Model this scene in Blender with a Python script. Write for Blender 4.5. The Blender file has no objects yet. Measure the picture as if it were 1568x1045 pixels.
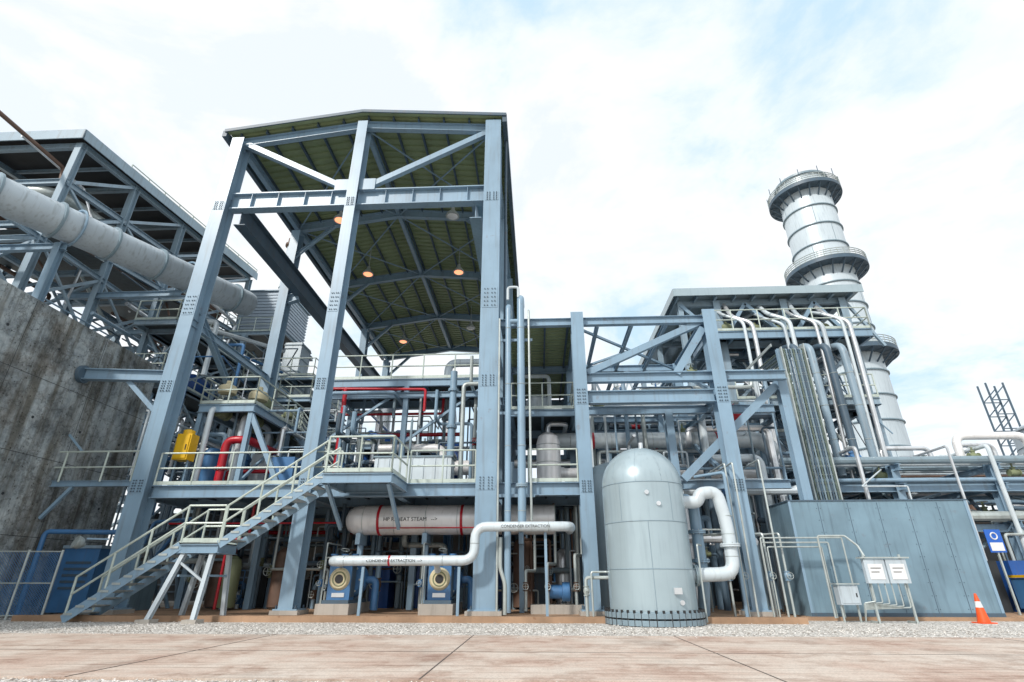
import bpy, math, random
from mathutils import Vector, Matrix
R=random.Random(7)
V=Vector
scene=bpy.context.scene
scene.view_settings.view_transform='Standard'
scene.view_settings.look='None'
scene.view_settings.exposure=0

# ------------------------------------------------------------ materials
MATS={}
def mat(name,col,rough=0.55,metal=0.0,var=0.18,scale=1.5,streak=0.25,dirt=(0.12,0.09,0.06),rust=0.0,bump=0.0,bscale=40,emit=None):
    m=bpy.data.materials.new(name); m.use_nodes=True
    n=m.node_tree.nodes; l=m.node_tree.links
    b=n["Principled BSDF"]
    b.inputs["Roughness"].default_value=rough; b.inputs["Metallic"].default_value=metal
    g=n.new("ShaderNodeNewGeometry")
    n1=n.new("ShaderNodeTexNoise"); n1.inputs["Scale"].default_value=scale; n1.inputs["Detail"].default_value=3
    l.new(g.outputs["Position"],n1.inputs["Vector"])
    mp=n.new("ShaderNodeMapping"); mp.inputs["Scale"].default_value=(5,5,0.35)
    l.new(g.outputs["Position"],mp.inputs["Vector"])
    n2=n.new("ShaderNodeTexNoise"); n2.inputs["Scale"].default_value=1.6; n2.inputs["Detail"].default_value=3
    l.new(mp.outputs[0],n2.inputs["Vector"])
    c=V(col[:3])
    r1=n.new("ShaderNodeValToRGB")
    r1.color_ramp.elements[0].position=0.3; r1.color_ramp.elements[0].color=(*(c*(1-var)),1)
    r1.color_ramp.elements[1].position=0.7; r1.color_ramp.elements[1].color=(*[min(1,x*(1+var*0.6)) for x in c],1)
    l.new(n1.outputs["Fac"],r1.inputs[0])
    mr=n.new("ShaderNodeMapRange"); mr.inputs[1].default_value=0.52; mr.inputs[2].default_value=0.75
    mr.inputs[3].default_value=0; mr.inputs[4].default_value=streak
    l.new(n2.outputs["Fac"],mr.inputs[0])
    mx=n.new("ShaderNodeMix"); mx.data_type='RGBA'
    l.new(mr.outputs[0],mx.inputs[0]); l.new(r1.outputs[0],mx.inputs[6]); mx.inputs[7].default_value=(*dirt,1)
    out=mx.outputs[2]
    if rust>0:
        n3=n.new("ShaderNodeTexNoise"); n3.inputs["Scale"].default_value=3.3; n3.inputs["Detail"].default_value=6; n3.inputs["Roughness"].default_value=0.7
        l.new(g.outputs["Position"],n3.inputs["Vector"])
        m3=n.new("ShaderNodeMapRange"); m3.inputs[1].default_value=0.62; m3.inputs[2].default_value=0.68; m3.inputs[4].default_value=rust
        l.new(n3.outputs["Fac"],m3.inputs[0])
        x3=n.new("ShaderNodeMix"); x3.data_type='RGBA'; l.new(m3.outputs[0],x3.inputs[0]); l.new(out,x3.inputs[6]); x3.inputs[7].default_value=(0.17,0.07,0.03,1)
        out=x3.outputs[2]
    l.new(out,b.inputs["Base Color"])
    if bump>0:
        nb=n.new("ShaderNodeTexNoise"); nb.inputs["Scale"].default_value=bscale; nb.inputs["Detail"].default_value=4
        l.new(g.outputs["Position"],nb.inputs["Vector"])
        bp=n.new("ShaderNodeBump"); bp.inputs["Strength"].default_value=bump; bp.inputs["Distance"].default_value=0.02
        l.new(nb.outputs["Fac"],bp.inputs["Height"]); l.new(bp.outputs[0],b.inputs["Normal"])
    if emit:
        b.inputs["Emission Color"].default_value=(*emit[:3],1); b.inputs["Emission Strength"].default_value=emit[3]
    MATS[name]=m; return m
mat("steel",(0.24,0.36,0.47),0.36,0,0.12,0.8,0.25,rust=0.25)
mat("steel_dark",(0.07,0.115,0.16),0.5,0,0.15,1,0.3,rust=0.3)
mat("steel_far",(0.27,0.37,0.45),0.42,0,0.15,0.6,0.3,rust=0.3)
mat("galv",(0.46,0.51,0.50),0.38,0.3,0.15,3,0.25)
mat("rail_paint",(0.50,0.57,0.52),0.4,0.1,0.12,3,0.25)
mat("tread",(0.45,0.48,0.48),0.6,0.2,0.2,4,0.3)
mat("grating",(0.09,0.11,0.12),0.6,0.3,0.25,6,0.2)
mat("alu",(0.70,0.72,0.74),0.3,0.6,0.16,1.5,0.25)
mat("alu_bright",(0.84,0.83,0.83),0.28,0.15,0.10,1.5,0.15)
mat("white_pipe",(0.60,0.67,0.71),0.30,0.1,0.08,2,0.28,(0.22,0.21,0.18))
mat("duct_white",(0.50,0.57,0.62),0.42,0.1,0.14,0.7,0.42,(0.15,0.16,0.15))
mat("vessel",(0.38,0.47,0.51),0.27,0.25,0.08,0.8,0.22,(0.18,0.23,0.25))
mat("vessel_trim",(0.22,0.30,0.35),0.4,0,0.1,1,0.3)
mat("blue",(0.015,0.09,0.34),0.35,0,0.2,2,0.2)
mat("blue_lt",(0.06,0.18,0.38),0.4,0,0.15,2,0.25)
mat("red",(0.45,0.008,0.022),0.35,0,0.15,2,0.15)
mat("yellow",(0.75,0.45,0.01),0.4,0,0.1,2,0.15)
mat("beige",(0.62,0.55,0.36),0.5,0,0.1,4,0.2)
mat("olive",(0.20,0.23,0.13),0.6,0,0.15,1,0.25)
mat("green_deck",(0.27,0.34,0.19),0.5,0,0.14,0.6,0.2)
mat("black",(0.02,0.02,0.022),0.5,0,0.2,2,0.1)
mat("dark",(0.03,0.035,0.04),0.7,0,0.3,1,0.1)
mat("seal",(0.12,0.10,0.085),0.8,0,0.4,6,0.1)
mat("brown",(0.15,0.09,0.065),0.6,0,0.3,2,0.2)
mat("concrete",(0.42,0.39,0.35),0.85,0,0.15,1.2,0.35,(0.13,0.11,0.08),bump=0.4)
mat("conc_brown",(0.38,0.24,0.15),0.85,0,0.3,1.0,0.2,bump=0.5,rust=0.5)
mat("screen_paint",(0.18,0.28,0.35),0.40,0,0.2,0.9,0.5,(0.07,0.11,0.14),rust=0.15)
mat("stack_paint",(0.60,0.68,0.73),0.40,0.1,0.12,0.15,0.4,(0.25,0.30,0.33))
mat("cabin",(0.34,0.41,0.48),0.5,0.1,0.1,1,0.2)
mat("orange",(0.85,0.10,0.015),0.5,0,0.1,5,0.2)
mat("reflect",(0.75,0.75,0.75),0.4,0,0.05,5,0.1)
mat("lamp_glow",(0.5,0.2,0.1),0.4,0,0,1,0,emit=(1.0,0.34,0.17,1.7))
mat("cable",(0.12,0.16,0.13),0.6,0,0.3,8,0.2)
mat("sign_blue",(0.02,0.12,0.5),0.4,0,0.05,1,0.05)
mat("ground_dirt",(0.33,0.30,0.26),0.95,0,0.25,0.5,0.2,bump=0.5,bscale=12)

def special(name):
    m=bpy.data.materials.new(name); m.use_nodes=True; MATS[name]=m
    return m,m.node_tree.nodes,m.node_tree.links,m.node_tree.nodes["Principled BSDF"]
def ramp(n,stops):
    r=n.new("ShaderNodeValToRGB"); e=r.color_ramp.elements
    while len(e)<len(stops): e.new(0.5)
    for i,(p,c) in enumerate(stops): e[i].position=p; e[i].color=(*c,1)
    return r
def noise(n,l,src,sc,det=5,rg=.55):
    x=n.new("ShaderNodeTexNoise"); x.inputs["Scale"].default_value=sc; x.inputs["Detail"].default_value=det; x.inputs["Roughness"].default_value=rg; l.new(src,x.inputs["Vector"]); return x.outputs["Fac"]
def mapped(n,l,src,sc):
    x=n.new("ShaderNodeMapping"); x.inputs["Scale"].default_value=sc; l.new(src,x.inputs["Vector"]); return x.outputs[0]
m,n,l,b=special("gravel")
g=n.new("ShaderNodeNewGeometry"); vo=n.new("ShaderNodeTexVoronoi"); vo.inputs["Scale"].default_value=22
l.new(g.outputs["Position"],vo.inputs["Vector"])
sp=n.new("ShaderNodeSeparateColor"); l.new(vo.outputs["Color"],sp.inputs[0])
r=ramp(n,[(0,(0.22,0.19,0.16)),(0.5,(0.56,0.53,0.49)),(1,(0.85,0.82,0.78))]); l.new(sp.outputs[0],r.inputs[0])
l.new(r.outputs[0],b.inputs["Base Color"]); b.inputs["Roughness"].default_value=0.9
bp=n.new("ShaderNodeBump"); bp.invert=True; bp.inputs["Strength"].default_value=0.9; bp.inputs["Distance"].default_value=0.03
l.new(vo.outputs["Distance"],bp.inputs["Height"]); l.new(bp.outputs[0],b.inputs["Normal"])
def mul(a,bb,f=1):
    x=n.new("ShaderNodeMix"); x.data_type='RGBA'; x.blend_type='MULTIPLY'; x.inputs[0].default_value=f
    l.new(a,x.inputs[6]); l.new(bb,x.inputs[7]); return x.outputs[2]
# road concrete
m,n,l,b=special("road_conc")
g=n.new("ShaderNodeNewGeometry"); P_=g.outputs["Position"]
r=ramp(n,[(0.28,(0.42,0.27,0.21)),(0.42,(0.60,0.46,0.38)),(0.55,(0.66,0.56,0.48)),(0.75,(0.74,0.67,0.60))]); l.new(noise(n,l,P_,0.5,8,.68),r.inputs[0])
r2=ramp(n,[(0.3,(0.68,0.63,0.60)),(0.5,(1,1,1))]); l.new(noise(n,l,mapped(n,l,P_,(.18,6,1)),1.6,6),r2.inputs[0])
f4=noise(n,l,P_,45,3); r4=ramp(n,[(0.35,(0.78,0.78,0.78)),(0.6,(1,1,1))]); l.new(f4,r4.inputs[0])
r5=ramp(n,[(0.50,(1,1,1)),(0.60,(.55,.42,.36)),(.66,(1,1,1))]); l.new(noise(n,l,P_,1.1,6,.7),r5.inputs[0])
r8=ramp(n,[(0.55,(1,1,1)),(0.72,(.5,.46,.44))]); l.new(noise(n,l,mapped(n,l,P_,(.9,.35,1)),.8,5,.5),r8.inputs[0])
o=mul(mul(mul(mul(r.outputs[0],r2.outputs[0]),r4.outputs[0]),r5.outputs[0],.55),r8.outputs[0],.6); l.new(o,b.inputs["Base Color"]); b.inputs["Roughness"].default_value=0.8
bp=n.new("ShaderNodeBump"); bp.inputs["Strength"].default_value=0.3; bp.inputs["Distance"].default_value=0.01
l.new(f4,bp.inputs["Height"]); l.new(bp.outputs[0],b.inputs["Normal"])
# pitted concrete wall
m,n,l,b=special("blast_wall")
g=n.new("ShaderNodeNewGeometry"); P_=g.outputs["Position"]
f1=noise(n,l,P_,0.9,9,.8)
r=ramp(n,[(0.34,(0.15,0.18,0.20)),(0.5,(0.38,0.43,0.45)),(0.66,(0.60,0.65,0.66))]); l.new(f1,r.inputs[0])
vo=n.new("ShaderNodeTexVoronoi"); vo.inputs["Scale"].default_value=5; vo.inputs["Randomness"].default_value=1; l.new(P_,vo.inputs["Vector"])
rc=ramp(n,[(0.08,(0.15,0.14,0.13)),(0.17,(1,1,1))]); l.new(vo.outputs["Distance"],rc.inputs[0])
r6=ramp(n,[(0.42,(1,1,1)),(0.65,(0.42,0.38,0.33))]); l.new(noise(n,l,mapped(n,l,P_,(3,3,.25)),1.3,7),r6.inputs[0])
r7=ramp(n,[(0.475,(1,1,1)),(0.5,(.3,.28,.26)),(.525,(1,1,1))]); l.new(noise(n,l,P_,1.3,9,.65),r7.inputs[0])
r9=ramp(n,[(0.5,(1,1,1)),(0.62,(.40,.33,.27))]); l.new(noise(n,l,P_,.35,7,.7),r9.inputs[0])
o=mul(mul(mul(mul(r.outputs[0],rc.outputs[0],.8),r6.outputs[0]),r7.outputs[0],.6),r9.outputs[0],.7); l.new(o,b.inputs["Base Color"]); b.inputs["Roughness"].default_value=0.9
bp=n.new("ShaderNodeBump"); bp.inputs["Strength"].default_value=1.0; bp.inputs["Distance"].default_value=0.12
l.new(f1,bp.inputs["Height"]); l.new(bp.outputs[0],b.inputs["Normal"])

# ------------------------------------------------------------ builder
class Asset:
    def __init__(s,name): s.name=name; s.parts={}
    def add(s,p,m,vs,fs):
        a,bq=s.parts.setdefault((p,m),([],[])); o=len(a); a.extend(vs); bq.extend([tuple(i+o for i in f) for f in fs])
    def done(s):
        allv=[v for (a,_) in s.parts.values() for v in a]
        if not allv: return
        xs_=[v[0] for v in allv]; ys_=[v[1] for v in allv]; z0=min(v[2] for v in allv)
        L=V(((min(xs_)+max(xs_))/2,(min(ys_)+max(ys_))/2,z0))
        e=bpy.data.objects.new(s.name,None); e.location=L; e.empty_display_size=0.3; scene.collection.objects.link(e)
        for (p,m),(a,f) in s.parts.items():
            me=bpy.data.meshes.new(p); me.from_pydata([(v[0]-L.x,v[1]-L.y,v[2]-L.z) for v in a],[],f); me.update()
            me.materials.append(MATS[m])
            me.polygons.foreach_set("use_smooth",[True]*len(me.polygons))
            try: me.set_sharp_from_angle(angle=math.radians(35))
            except Exception: pass
            ob=bpy.data.objects.new(p,me); scene.collection.objects.link(ob); ob.parent=e
        return e
def basis(d,up=None):
    d=V(d).normalized()
    u=V(up) if up is not None else (V((0,0,1)) if abs(d.z)<0.9 else V((0,1,0)))
    if abs(d.dot(u.normalized()))>0.98: u=V((1,0,0))
    s=d.cross(u).normalized(); u=s.cross(d).normalized()
    return d,s,u
def box(A,p,m,x0,x1,y0,y1,z0,z1):
    vs=[(x0,y0,z0),(x1,y0,z0),(x1,y1,z0),(x0,y1,z0),(x0,y0,z1),(x1,y0,z1),(x1,y1,z1),(x0,y1,z1)]
    A.add(p,m,vs,[(0,3,2,1),(4,5,6,7),(0,1,5,4),(1,2,6,5),(2,3,7,6),(3,0,4,7)])
def prof(A,p,m,p1,p2,pts,up=None):
    p1=V(p1);p2=V(p2); d,s,u=basis(p2-p1,up); k=len(pts)
    vs=[tuple(p1+s*a+u*bb) for a,bb in pts]+[tuple(p2+s*a+u*bb) for a,bb in pts]
    fs=[(i,(i+1)%k,(i+1)%k+k,i+k) for i in range(k)]+[tuple(range(k-1,-1,-1)),tuple(range(k,2*k))]
    A.add(p,m,vs,fs)
def bar(A,p,m,p1,p2,w,hh=None,up=None):
    hh=hh or w; a=w/2;c=hh/2
    prof(A,p,m,p1,p2,[(-a,-c),(a,-c),(a,c),(-a,c)],up)
def ib(A,p,m,p1,p2,w,hh,up=None,t=None):
    t=t or max(0.015,hh*0.06); a=w/2;c=hh/2;q=t*0.45
    prof(A,p,m,p1,p2,[(-a,-c),(a,-c),(a,-c+t),(q,-c+t),(q,c-t),(a,c-t),(a,c),(-a,c),(-a,c-t),(-q,c-t),(-q,-c+t),(-a,-c+t)],up)
def tube(A,p,m,pts,r,seg=12,fil=None,cap=True):
    pts=[V(q) for q in pts]; fil=fil if fil is not None else r*2.2
    out=[pts[0]]
    for i in range(1,len(pts)-1):
        a,b_,c=pts[i-1],pts[i],pts[i+1]; d1=(a-b_); d2=(c-b_)
        if d1.length<1e-4 or d2.length<1e-4: continue
        f_=min(fil,d1.length*0.49,d2.length*0.49); s=b_+d1.normalized()*f_; e=b_+d2.normalized()*f_
        for k in range(6):
            t=k/5; out.append(s*(1-t)**2+b_*2*t*(1-t)+e*t*t)
    out.append(pts[-1])
    d=(out[1]-out[0]).normalized(); _,s,u=basis(d)
    vs=[];fs=[]
    for i,q in enumerate(out):
        if i==0: t=out[1]-out[0]
        elif i==len(out)-1: t=out[-1]-out[-2]
        else: t=(out[i+1]-out[i]).normalized()+(out[i]-out[i-1]).normalized()
        t=t.normalized(); s=(s-t*s.dot(t)).normalized(); u=s.cross(t).normalized()
        for k in range(seg):
            an=2*math.pi*k/seg; vs.append(tuple(q+s*math.cos(an)*r+u*math.sin(an)*r))
    for i in range(len(out)-1):
        for k in range(seg):
            fs.append((i*seg+k,i*seg+(k+1)%seg,(i+1)*seg+(k+1)%seg,(i+1)*seg+k))
    if cap: fs.append(tuple(range(seg-1,-1,-1))); fs.append(tuple(range((len(out)-1)*seg,len(out)*seg)))
    A.add(p,m,vs,fs)
def lathe(A,p,m,o,d,pr,seg=24):
    o=V(o); d,s,u=basis(d); vs=[];fs=[]
    for (r,t) in pr:
        for k in range(seg):
            an=2*math.pi*k/seg; vs.append(tuple(o+d*t+s*math.cos(an)*r+u*math.sin(an)*r))
    for i in range(len(pr)-1):
        for k in range(seg):
            fs.append((i*seg+k,i*seg+(k+1)%seg,(i+1)*seg+(k+1)%seg,(i+1)*seg+k))
    if pr[0][0]>1e-4: fs.append(tuple(range(seg-1,-1,-1)))
    if pr[-1][0]>1e-4: fs.append(tuple(range((len(pr)-1)*seg,len(pr)*seg)))
    A.add(p,m,vs,fs)
def cyl(A,p,m,p1,p2,r,r2=None,seg=16):
    p1=V(p1);p2=V(p2); lathe(A,p,m,p1,p2-p1,[(r,0),(r2 if r2 is not None else r,(p2-p1).length)],seg)
def ring(A,p,m,o,d,Rr,r,seg=24,s2=6):
    o=V(o); d,s,u=basis(d); vs=[];fs=[]
    for i in range(seg):
        a=2*math.pi*i/seg; e=s*math.cos(a)+u*math.sin(a)
        for k in range(s2):
            c=2*math.pi*k/s2; vs.append(tuple(o+e*(Rr+r*math.cos(c))+d*r*math.sin(c)))
    for i in range(seg):
        for k in range(s2):
            fs.append((i*s2+k,((i+1)%seg)*s2+k,((i+1)%seg)*s2+(k+1)%s2,i*s2+(k+1)%s2))
    A.add(p,m,vs,fs)
def flange(A,m,o,d,r):
    o=V(o);d=V(d).normalized()
    cyl(A,"flange",m,o-d*0.045,o-d*0.004,r*1.5,seg=18); cyl(A,"flange",m,o+d*0.004,o+d*0.045,r*1.5,seg=18)
    _,s,u=basis(d)
    for k in range(8):
        an=k*math.pi/4; q=o+(s*math.cos(an)+u*math.sin(an))*r*1.28; cyl(A,"flange_bolts","galv",q-d*0.07,q+d*0.07,r*0.09,seg=6)
def valve(A,o,d,r,m="blue_lt",up=(0,0,1)):
    o=V(o);d=V(d).normalized();up=V(up).normalized()
    lathe(A,"valve_body",m,o-d*r*2.2,d,[(r*1.5,0),(r*1.5,r*.35),(r*1.05,r*.4),(r*1.4,r*1.5),(r*1.5,r*2.2),(r*1.4,r*2.9),(r*1.05,r*4),(r*1.5,r*4.05),(r*1.5,r*4.4)],14)
    lathe(A,"valve_bonnet",m,o,up,[(r*.9,0),(r*.8,r*2),(r*1.1,r*2.05),(r*1.1,r*2.4),(r*.4,r*2.5),(r*.3,r*4)],12)
    ring(A,"handwheel","galv",o+up*r*4,up,r*1.5,r*.14,18,5)
    _,s,u=basis(up)
    for e in (s,u): bar(A,"handwheel","galv",o+up*r*4-e*r*1.5,o+up*r*4+e*r*1.5,r*.16)
def rail(A,pts,h=1.1,m="rail_paint",toe=True,sp=1.3,r=0.031):
    pts=[V(q) for q in pts]
    for a,b_ in zip(pts[:-1],pts[1:]):
        L=(b_-a).length; k=max(1,round(L/sp))
        for i in range(k+1):
            q=a.lerp(b_,i/k); cyl(A,"rail_posts",m,q,q+V((0,0,h)),r,seg=8)
        for hh in (h,h*0.52):
            cyl(A,"rails",m,a+V((0,0,hh)),b_+V((0,0,hh)),r,seg=8)
        if toe: bar(A,"toe_board",m,a+V((0,0,.07)),b_+V((0,0,.07)),0.012,0.12)
def platform(A,x0,x1,y0,y1,z,m="steel",rails="FBLR",h=0.25,joist=1.2):
    box(A,"platform_floor","grating",x0,x1,y0,y1,z-0.04,z)
    for (a,b_) in (((x0,y0),(x1,y0)),((x0,y1),(x1,y1)),((x0,y0),(x0,y1)),((x1,y0),(x1,y1))):
        ib(A,"platform_edge",m,(a[0],a[1],z-0.045-h/2),(b_[0],b_[1],z-0.045-h/2),0.14,h)
    k=int((x1-x0)/joist)
    for i in range(1,k): 
        x=x0+(x1-x0)*i/k; ib(A,"joists",m,(x,y0,z-.05-h*.35),(x,y1,z-.05-h*.35),0.1,h*.7)
    if "F" in rails: rail(A,[(x0,y0,z),(x1,y0,z)])
    if "B" in rails: rail(A,[(x0,y1,z),(x1,y1,z)])
    if "L" in rails: rail(A,[(x0,y0,z),(x0,y1,z)])
    if "R" in rails: rail(A,[(x1,y0,z),(x1,y1,z)])
def splice(A,x,y,z,w,hh=0.9):
    yy=y
    box(A,"splice_plate","steel",x-w*.42,x+w*.42,yy-.012,yy-.001,z-hh/2,z+hh/2)
    for i in (-1,1):
        for c in (.28,.12):
            for k in range(5):
                zz=z+(k-2)*hh*.2
                cyl(A,"bolts","steel_dark",(x+i*w*c,yy-.012,zz),(x+i*w*c,yy-.045,zz),0.024,seg=6)
def baseplate(A,x,y,w):
    box(A,"base_plate","steel",x-w,x+w,y-w,y+w,0.24,0.28); box(A,"grout_pad","concrete",x-w*1.15,x+w*1.15,y-w*1.15,y+w*1.15,0.0,0.24)
    for i in (-1,1):
        for j in (-1,1): cyl(A,"anchor_bolts","steel_dark",(x+i*w*.8,y+j*w*.8,.28),(x+i*w*.8,y+j*w*.8,.38),.03,seg=6)
def actuator(A,x,y,z,m="olive",s=1.0):
    cyl(A,"valve_stem","steel_dark",(x,y,z),(x,y,z+.5*s),.07*s,seg=10)
    lathe(A,"actuator","%s"%m,(x,y,z+.45*s),(0,0,1),[(.12*s,0),(.34*s,.06*s),(.36*s,.2*s),(.36*s,.28*s),(.3*s,.38*s),(.12*s,.45*s),(.1*s,.6*s),(0,.62*s)],16)

# ------------------------------------------------------------ ground
def sheet(name,m,x0,x1,y0,y1,z):
    me=bpy.data.meshes.new(name); me.from_pydata([(x0,y0,z),(x1,y0,z),(x1,y1,z),(x0,y1,z)],[],[(0,1,2,3)]); me.materials.append(MATS[m])
    o=bpy.data.objects.new(name,me); scene.collection.objects.link(o); return o
sheet("ground","ground_dirt",-2500,2500,-2500,2500,0)
sheet("gravel_strip","gravel",-40,60,12.3,18.4,0.004)
sheet("gravel_verge","gravel",-40,60,2.0,6.98,0.004)
A=Asset("concrete_road")
box(A,"slab","road_conc",-60,80,7.0,12.45,-0.1,0.03)
for x in (-11.5,-5.6,-1.4,2.72,9.0,15.2): box(A,"joint","seal",x-.010,x+.010,7.0,12.45,0.03,0.034)
box(A,"joint","seal",-60,80,9.6,9.609,0.03,0.0345)
A.done()
A=Asset("concrete_plinth")
box(A,"slab","conc_brown",-15.2,7.2,16.6,42,-.1,0.12)
box(A,"kerb","conc_brown",-15.2,7.2,16.35,16.6,-.1,0.16)
box(A,"slab","conc_brown",7.25,40,18.4,60,-.1,0.10)
A.done()
vs=[];fs=[]
def stone(x,y,s):
    o=len(vs); h_=s*R.uniform(.5,.9); a=R.uniform(0,3)
    for k in range(4):
        an=a+k*math.pi/2+R.uniform(-.3,.3); vs.append((x+math.cos(an)*s*R.uniform(.7,1.1),y+math.sin(an)*s*R.uniform(.7,1.1),0.01+h_*R.uniform(.1,.4)))
    vs.append((x+R.uniform(-.3,.3)*s,y+R.uniform(-.3,.3)*s,h_+0.01))
    fs.extend([(o,o+1,o+4),(o+1,o+2,o+4),(o+2,o+3,o+4),(o+3,o,o+4)])
for i in range(9000): stone(R.uniform(-20,20),R.triangular(12.5,16.35,13.5),R.uniform(.015,.036))
for i in range(3000): stone(R.uniform(-8,8),R.uniform(6.2,6.98),R.uniform(.01,.022))
k0=len(vs)
for i in range(260): stone(R.uniform(-14,14),12.45-abs(R.gauss(0,.25)),R.uniform(.01,.022))
vs=[(v[0],v[1],v[2]+(.022 if i>=k0 else 0)) for i,v in enumerate(vs)]
me=bpy.data.meshes.new("gravel_stones"); me.from_pydata(vs,[],fs); me.materials.append(MATS["gravel"]); o=bpy.data.objects.new("gravel_stones",me); scene.collection.objects.link(o)

# ------------------------------------------------------------ TURBINE HALL FRAME
XL,XM,XR=-13.6,-7.8,-1.7
YF=[18,24.5,31,37.5,44]; YE=44.4
A=Asset("open_turbine_hall")
def zroof(x): 
    return 19.75+(20.6-19.75)*(x-XL)/(XM-XL) if x<XM else 20.6-(20.6-20.1)*(x-XM)/(XR-XM)
ib(A,"column","steel",(XL,18,.26),(XL,18,19.85),.56,.7,(0,1,0),.035)
ib(A,"column","steel",(XM,17.95,.26),(XM,17.95,20.6),.46,.62,(0,1,0),.03)
ib(A,"column","steel",(XR,18,.26),(XR,18,20.3),.70,.8,(0,1,0),.035)
for x,w in ((XL,.42),(XM,.38),(XR,.48)): baseplate(A,x,18,w)
for x,w,f in ((XL,.56,.35),(XM,.46,.31),(XR,.70,.4)):
    yf=(17.95 if x==XM else 18)-f
    splice(A,x,yf,11.0,w)
    for z in (4.0,7.6,15.9) : splice(A,x,yf,z,w,.45)
for y in YF[1:]:
    for x in (XL,XR):
        ib(A,"column","steel",(x,y,.12),(x,y,zroof(x)-.3),.5,.6,(0,1,0),.03)
for i,y in enumerate(YF):
    hh=.42 if i==0 else .5
    for a,b_ in ((XL,XM),(XM,XR)):
        ib(A,"rafter","steel",(a,y,zroof(a)),(b_,y,zroof(b_)),.26,hh)
    if i: 
        for x,s in ((XL,1),(XR,-1)):
            ib(A,"haunch","steel",(x,y,zroof(x)-2.0),(x+s*2.2,y,zroof(x+s*2.2)-.1),.16,.2)
ib(A,"portal_beam","steel",(XL+.28,18.1,16.35),(XR-.3,18.1,16.35),.4,.85)
for x in [XL+1.2*i for i in range(1,10)]: box(A,"stiffener","steel",x-.008,x+.008,17.92,18.28,16.0,16.7)
bar(A,"knee_brace","steel",(XM-.3,18,16.8),(XL+.3,18,19.7),.22,.26)
bar(A,"knee_brace","steel",(XM+.3,18,16.8),(XR-.3,18,19.9),.22,.26)
for s in (-1,1): box(A,"gusset","steel",min(XM+s*.2,XM+s*.9),max(XM+s*.2,XM+s*.9),17.85,17.87,16.7,17.3)
for x in (XL+.75,XR-.75):
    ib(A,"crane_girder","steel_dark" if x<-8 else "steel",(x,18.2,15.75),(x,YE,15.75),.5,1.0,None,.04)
    bar(A,"crane_rail","steel_dark",(x,18.2,16.3),(x,YE,16.3),.08,.1)
    for y in YF[1:]: ib(A,"corbel","steel",(x-.6 if x<-8 else x+.6,y,15.0),(x,y,15.2),.3,.5)
for x in (XL,XR):
    ib(A,"eave_strut","steel",(x,18,zroof(x)-.05),(x,YE,zroof(x)-.05),.25,.35)
    ib(A,"side_girt","steel",(x,18,10.4),(x,YE,10.4),.2,.3)
ib(A,"brace","steel",(XL,18.3,11.0),(XL,24.5,6.8),.22,.22)
ib(A,"brace","steel",(XL,31,6),(XL,37.5,15),.2,.2); ib(A,"brace","steel",(XR,31,4),(XR,37.5,15.5),.2,.2)
xs=[XL+.05+i*1.19 for i in range(11)]
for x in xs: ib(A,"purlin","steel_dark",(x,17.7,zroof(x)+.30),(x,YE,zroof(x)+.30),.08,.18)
for a,b_ in zip(YF[:-1],YF[1:]):
    for x0,x1 in ((XL,XM),(XM,XR)):
        for p_,q_ in (((x0,a),(x1,b_)),((x1,a),(x0,b_))):
            bar(A,"ceiling_brace","steel",(p_[0],p_[1],zroof(p_[0])-.12),(q_[0],q_[1],zroof(q_[0])-.12),.06,.06)
ib(A,"ridge_beam","steel",(XM,18,zroof(XM)+.05),(XM,YE,zroof(XM)+.05),.22,.3)
def corr_roof(A,x0,x1,z0,z1,y0,y1,m,per=.42,hh=.08,th=.012):
    ys=[];y=y0
    while y<y1:
        ys+= [(y,0),(y+per*.5,0),(y+per*.58,hh),(y+per*.92,hh)]; y+=per
    vs=[];k=len(ys)
    for (x,z) in ((x0,z0),(x1,z1)):
        for (yy,dz) in ys: vs.append((x,yy,z+dz))
    for (x,z) in ((x0,z0),(x1,z1)):
        for (yy,dz) in ys: vs.append((x,yy,z+dz+th))
    fs=[(i,i+1,k+i+1,k+i) for i in range(k-1)]+[(2*k+i,3*k+i,3*k+i+1,2*k+i+1) for i in range(k-1)]
    A.add("corrugated_roof",m,vs,fs)
corr_roof(A,XL-.5,XM,zroof(XL-.5)+.41,zroof(XM)+.41,17.5,YE+.3,"green_deck")
corr_roof(A,XM,XR+.45,zroof(XM)+.41,zroof(XR)+.37,17.5,YE+.3,"green_deck")
box(A,"gutter","steel_dark",XR+.42,XR+.62,17.5,YE+.3,20.05,20.5); box(A,"gutter","steel_dark",XL-.7,XL-.5,17.5,YE+.3,19.8,20.15)
bar(A,"verge_trim","steel_dark",(XL-.6,17.47,zroof(XL)+.36),(XM,17.47,zroof(XM)+.44),.05,.16)
bar(A,"verge_trim","steel_dark",(XM,17.47,zroof(XM)+.44),(XR+.6,17.47,zroof(XR)+.36),.05,.16)
cyl(A,"downpipe","steel_dark",(XR+.52,18.7,.2),(XR+.52,18.7,20.1),.06,seg=10)
A.done()
for (x,y,z) in ((-10.4,27.8,18.6),(-4.7,28,18.7),(-10.1,22,18.3),(-10.6,38,18.6),(-4.2,22.2,18.5),(-4.9,36,18.7)):
    A=Asset("high_bay_lamp")
    lathe(A,"hood","galv",(x,y,z),(0,0,1),[(.36,0),(.33,.1),(.16,.34),(.1,.36),(.1,.55),(0,.55)],18)
    cyl(A,"stem","galv",(x,y,z+.5),(x,y,zroof(x)+.3),.025,seg=8)
    lathe(A,"glowing_lens","lamp_glow" if (x<-9 or y==28) else "reflect",(x,y,z+.02),(0,0,1),[(0,-.12),(.18,-.09),(.28,-.02),(.3,.01)],18)
    A.done()

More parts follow.
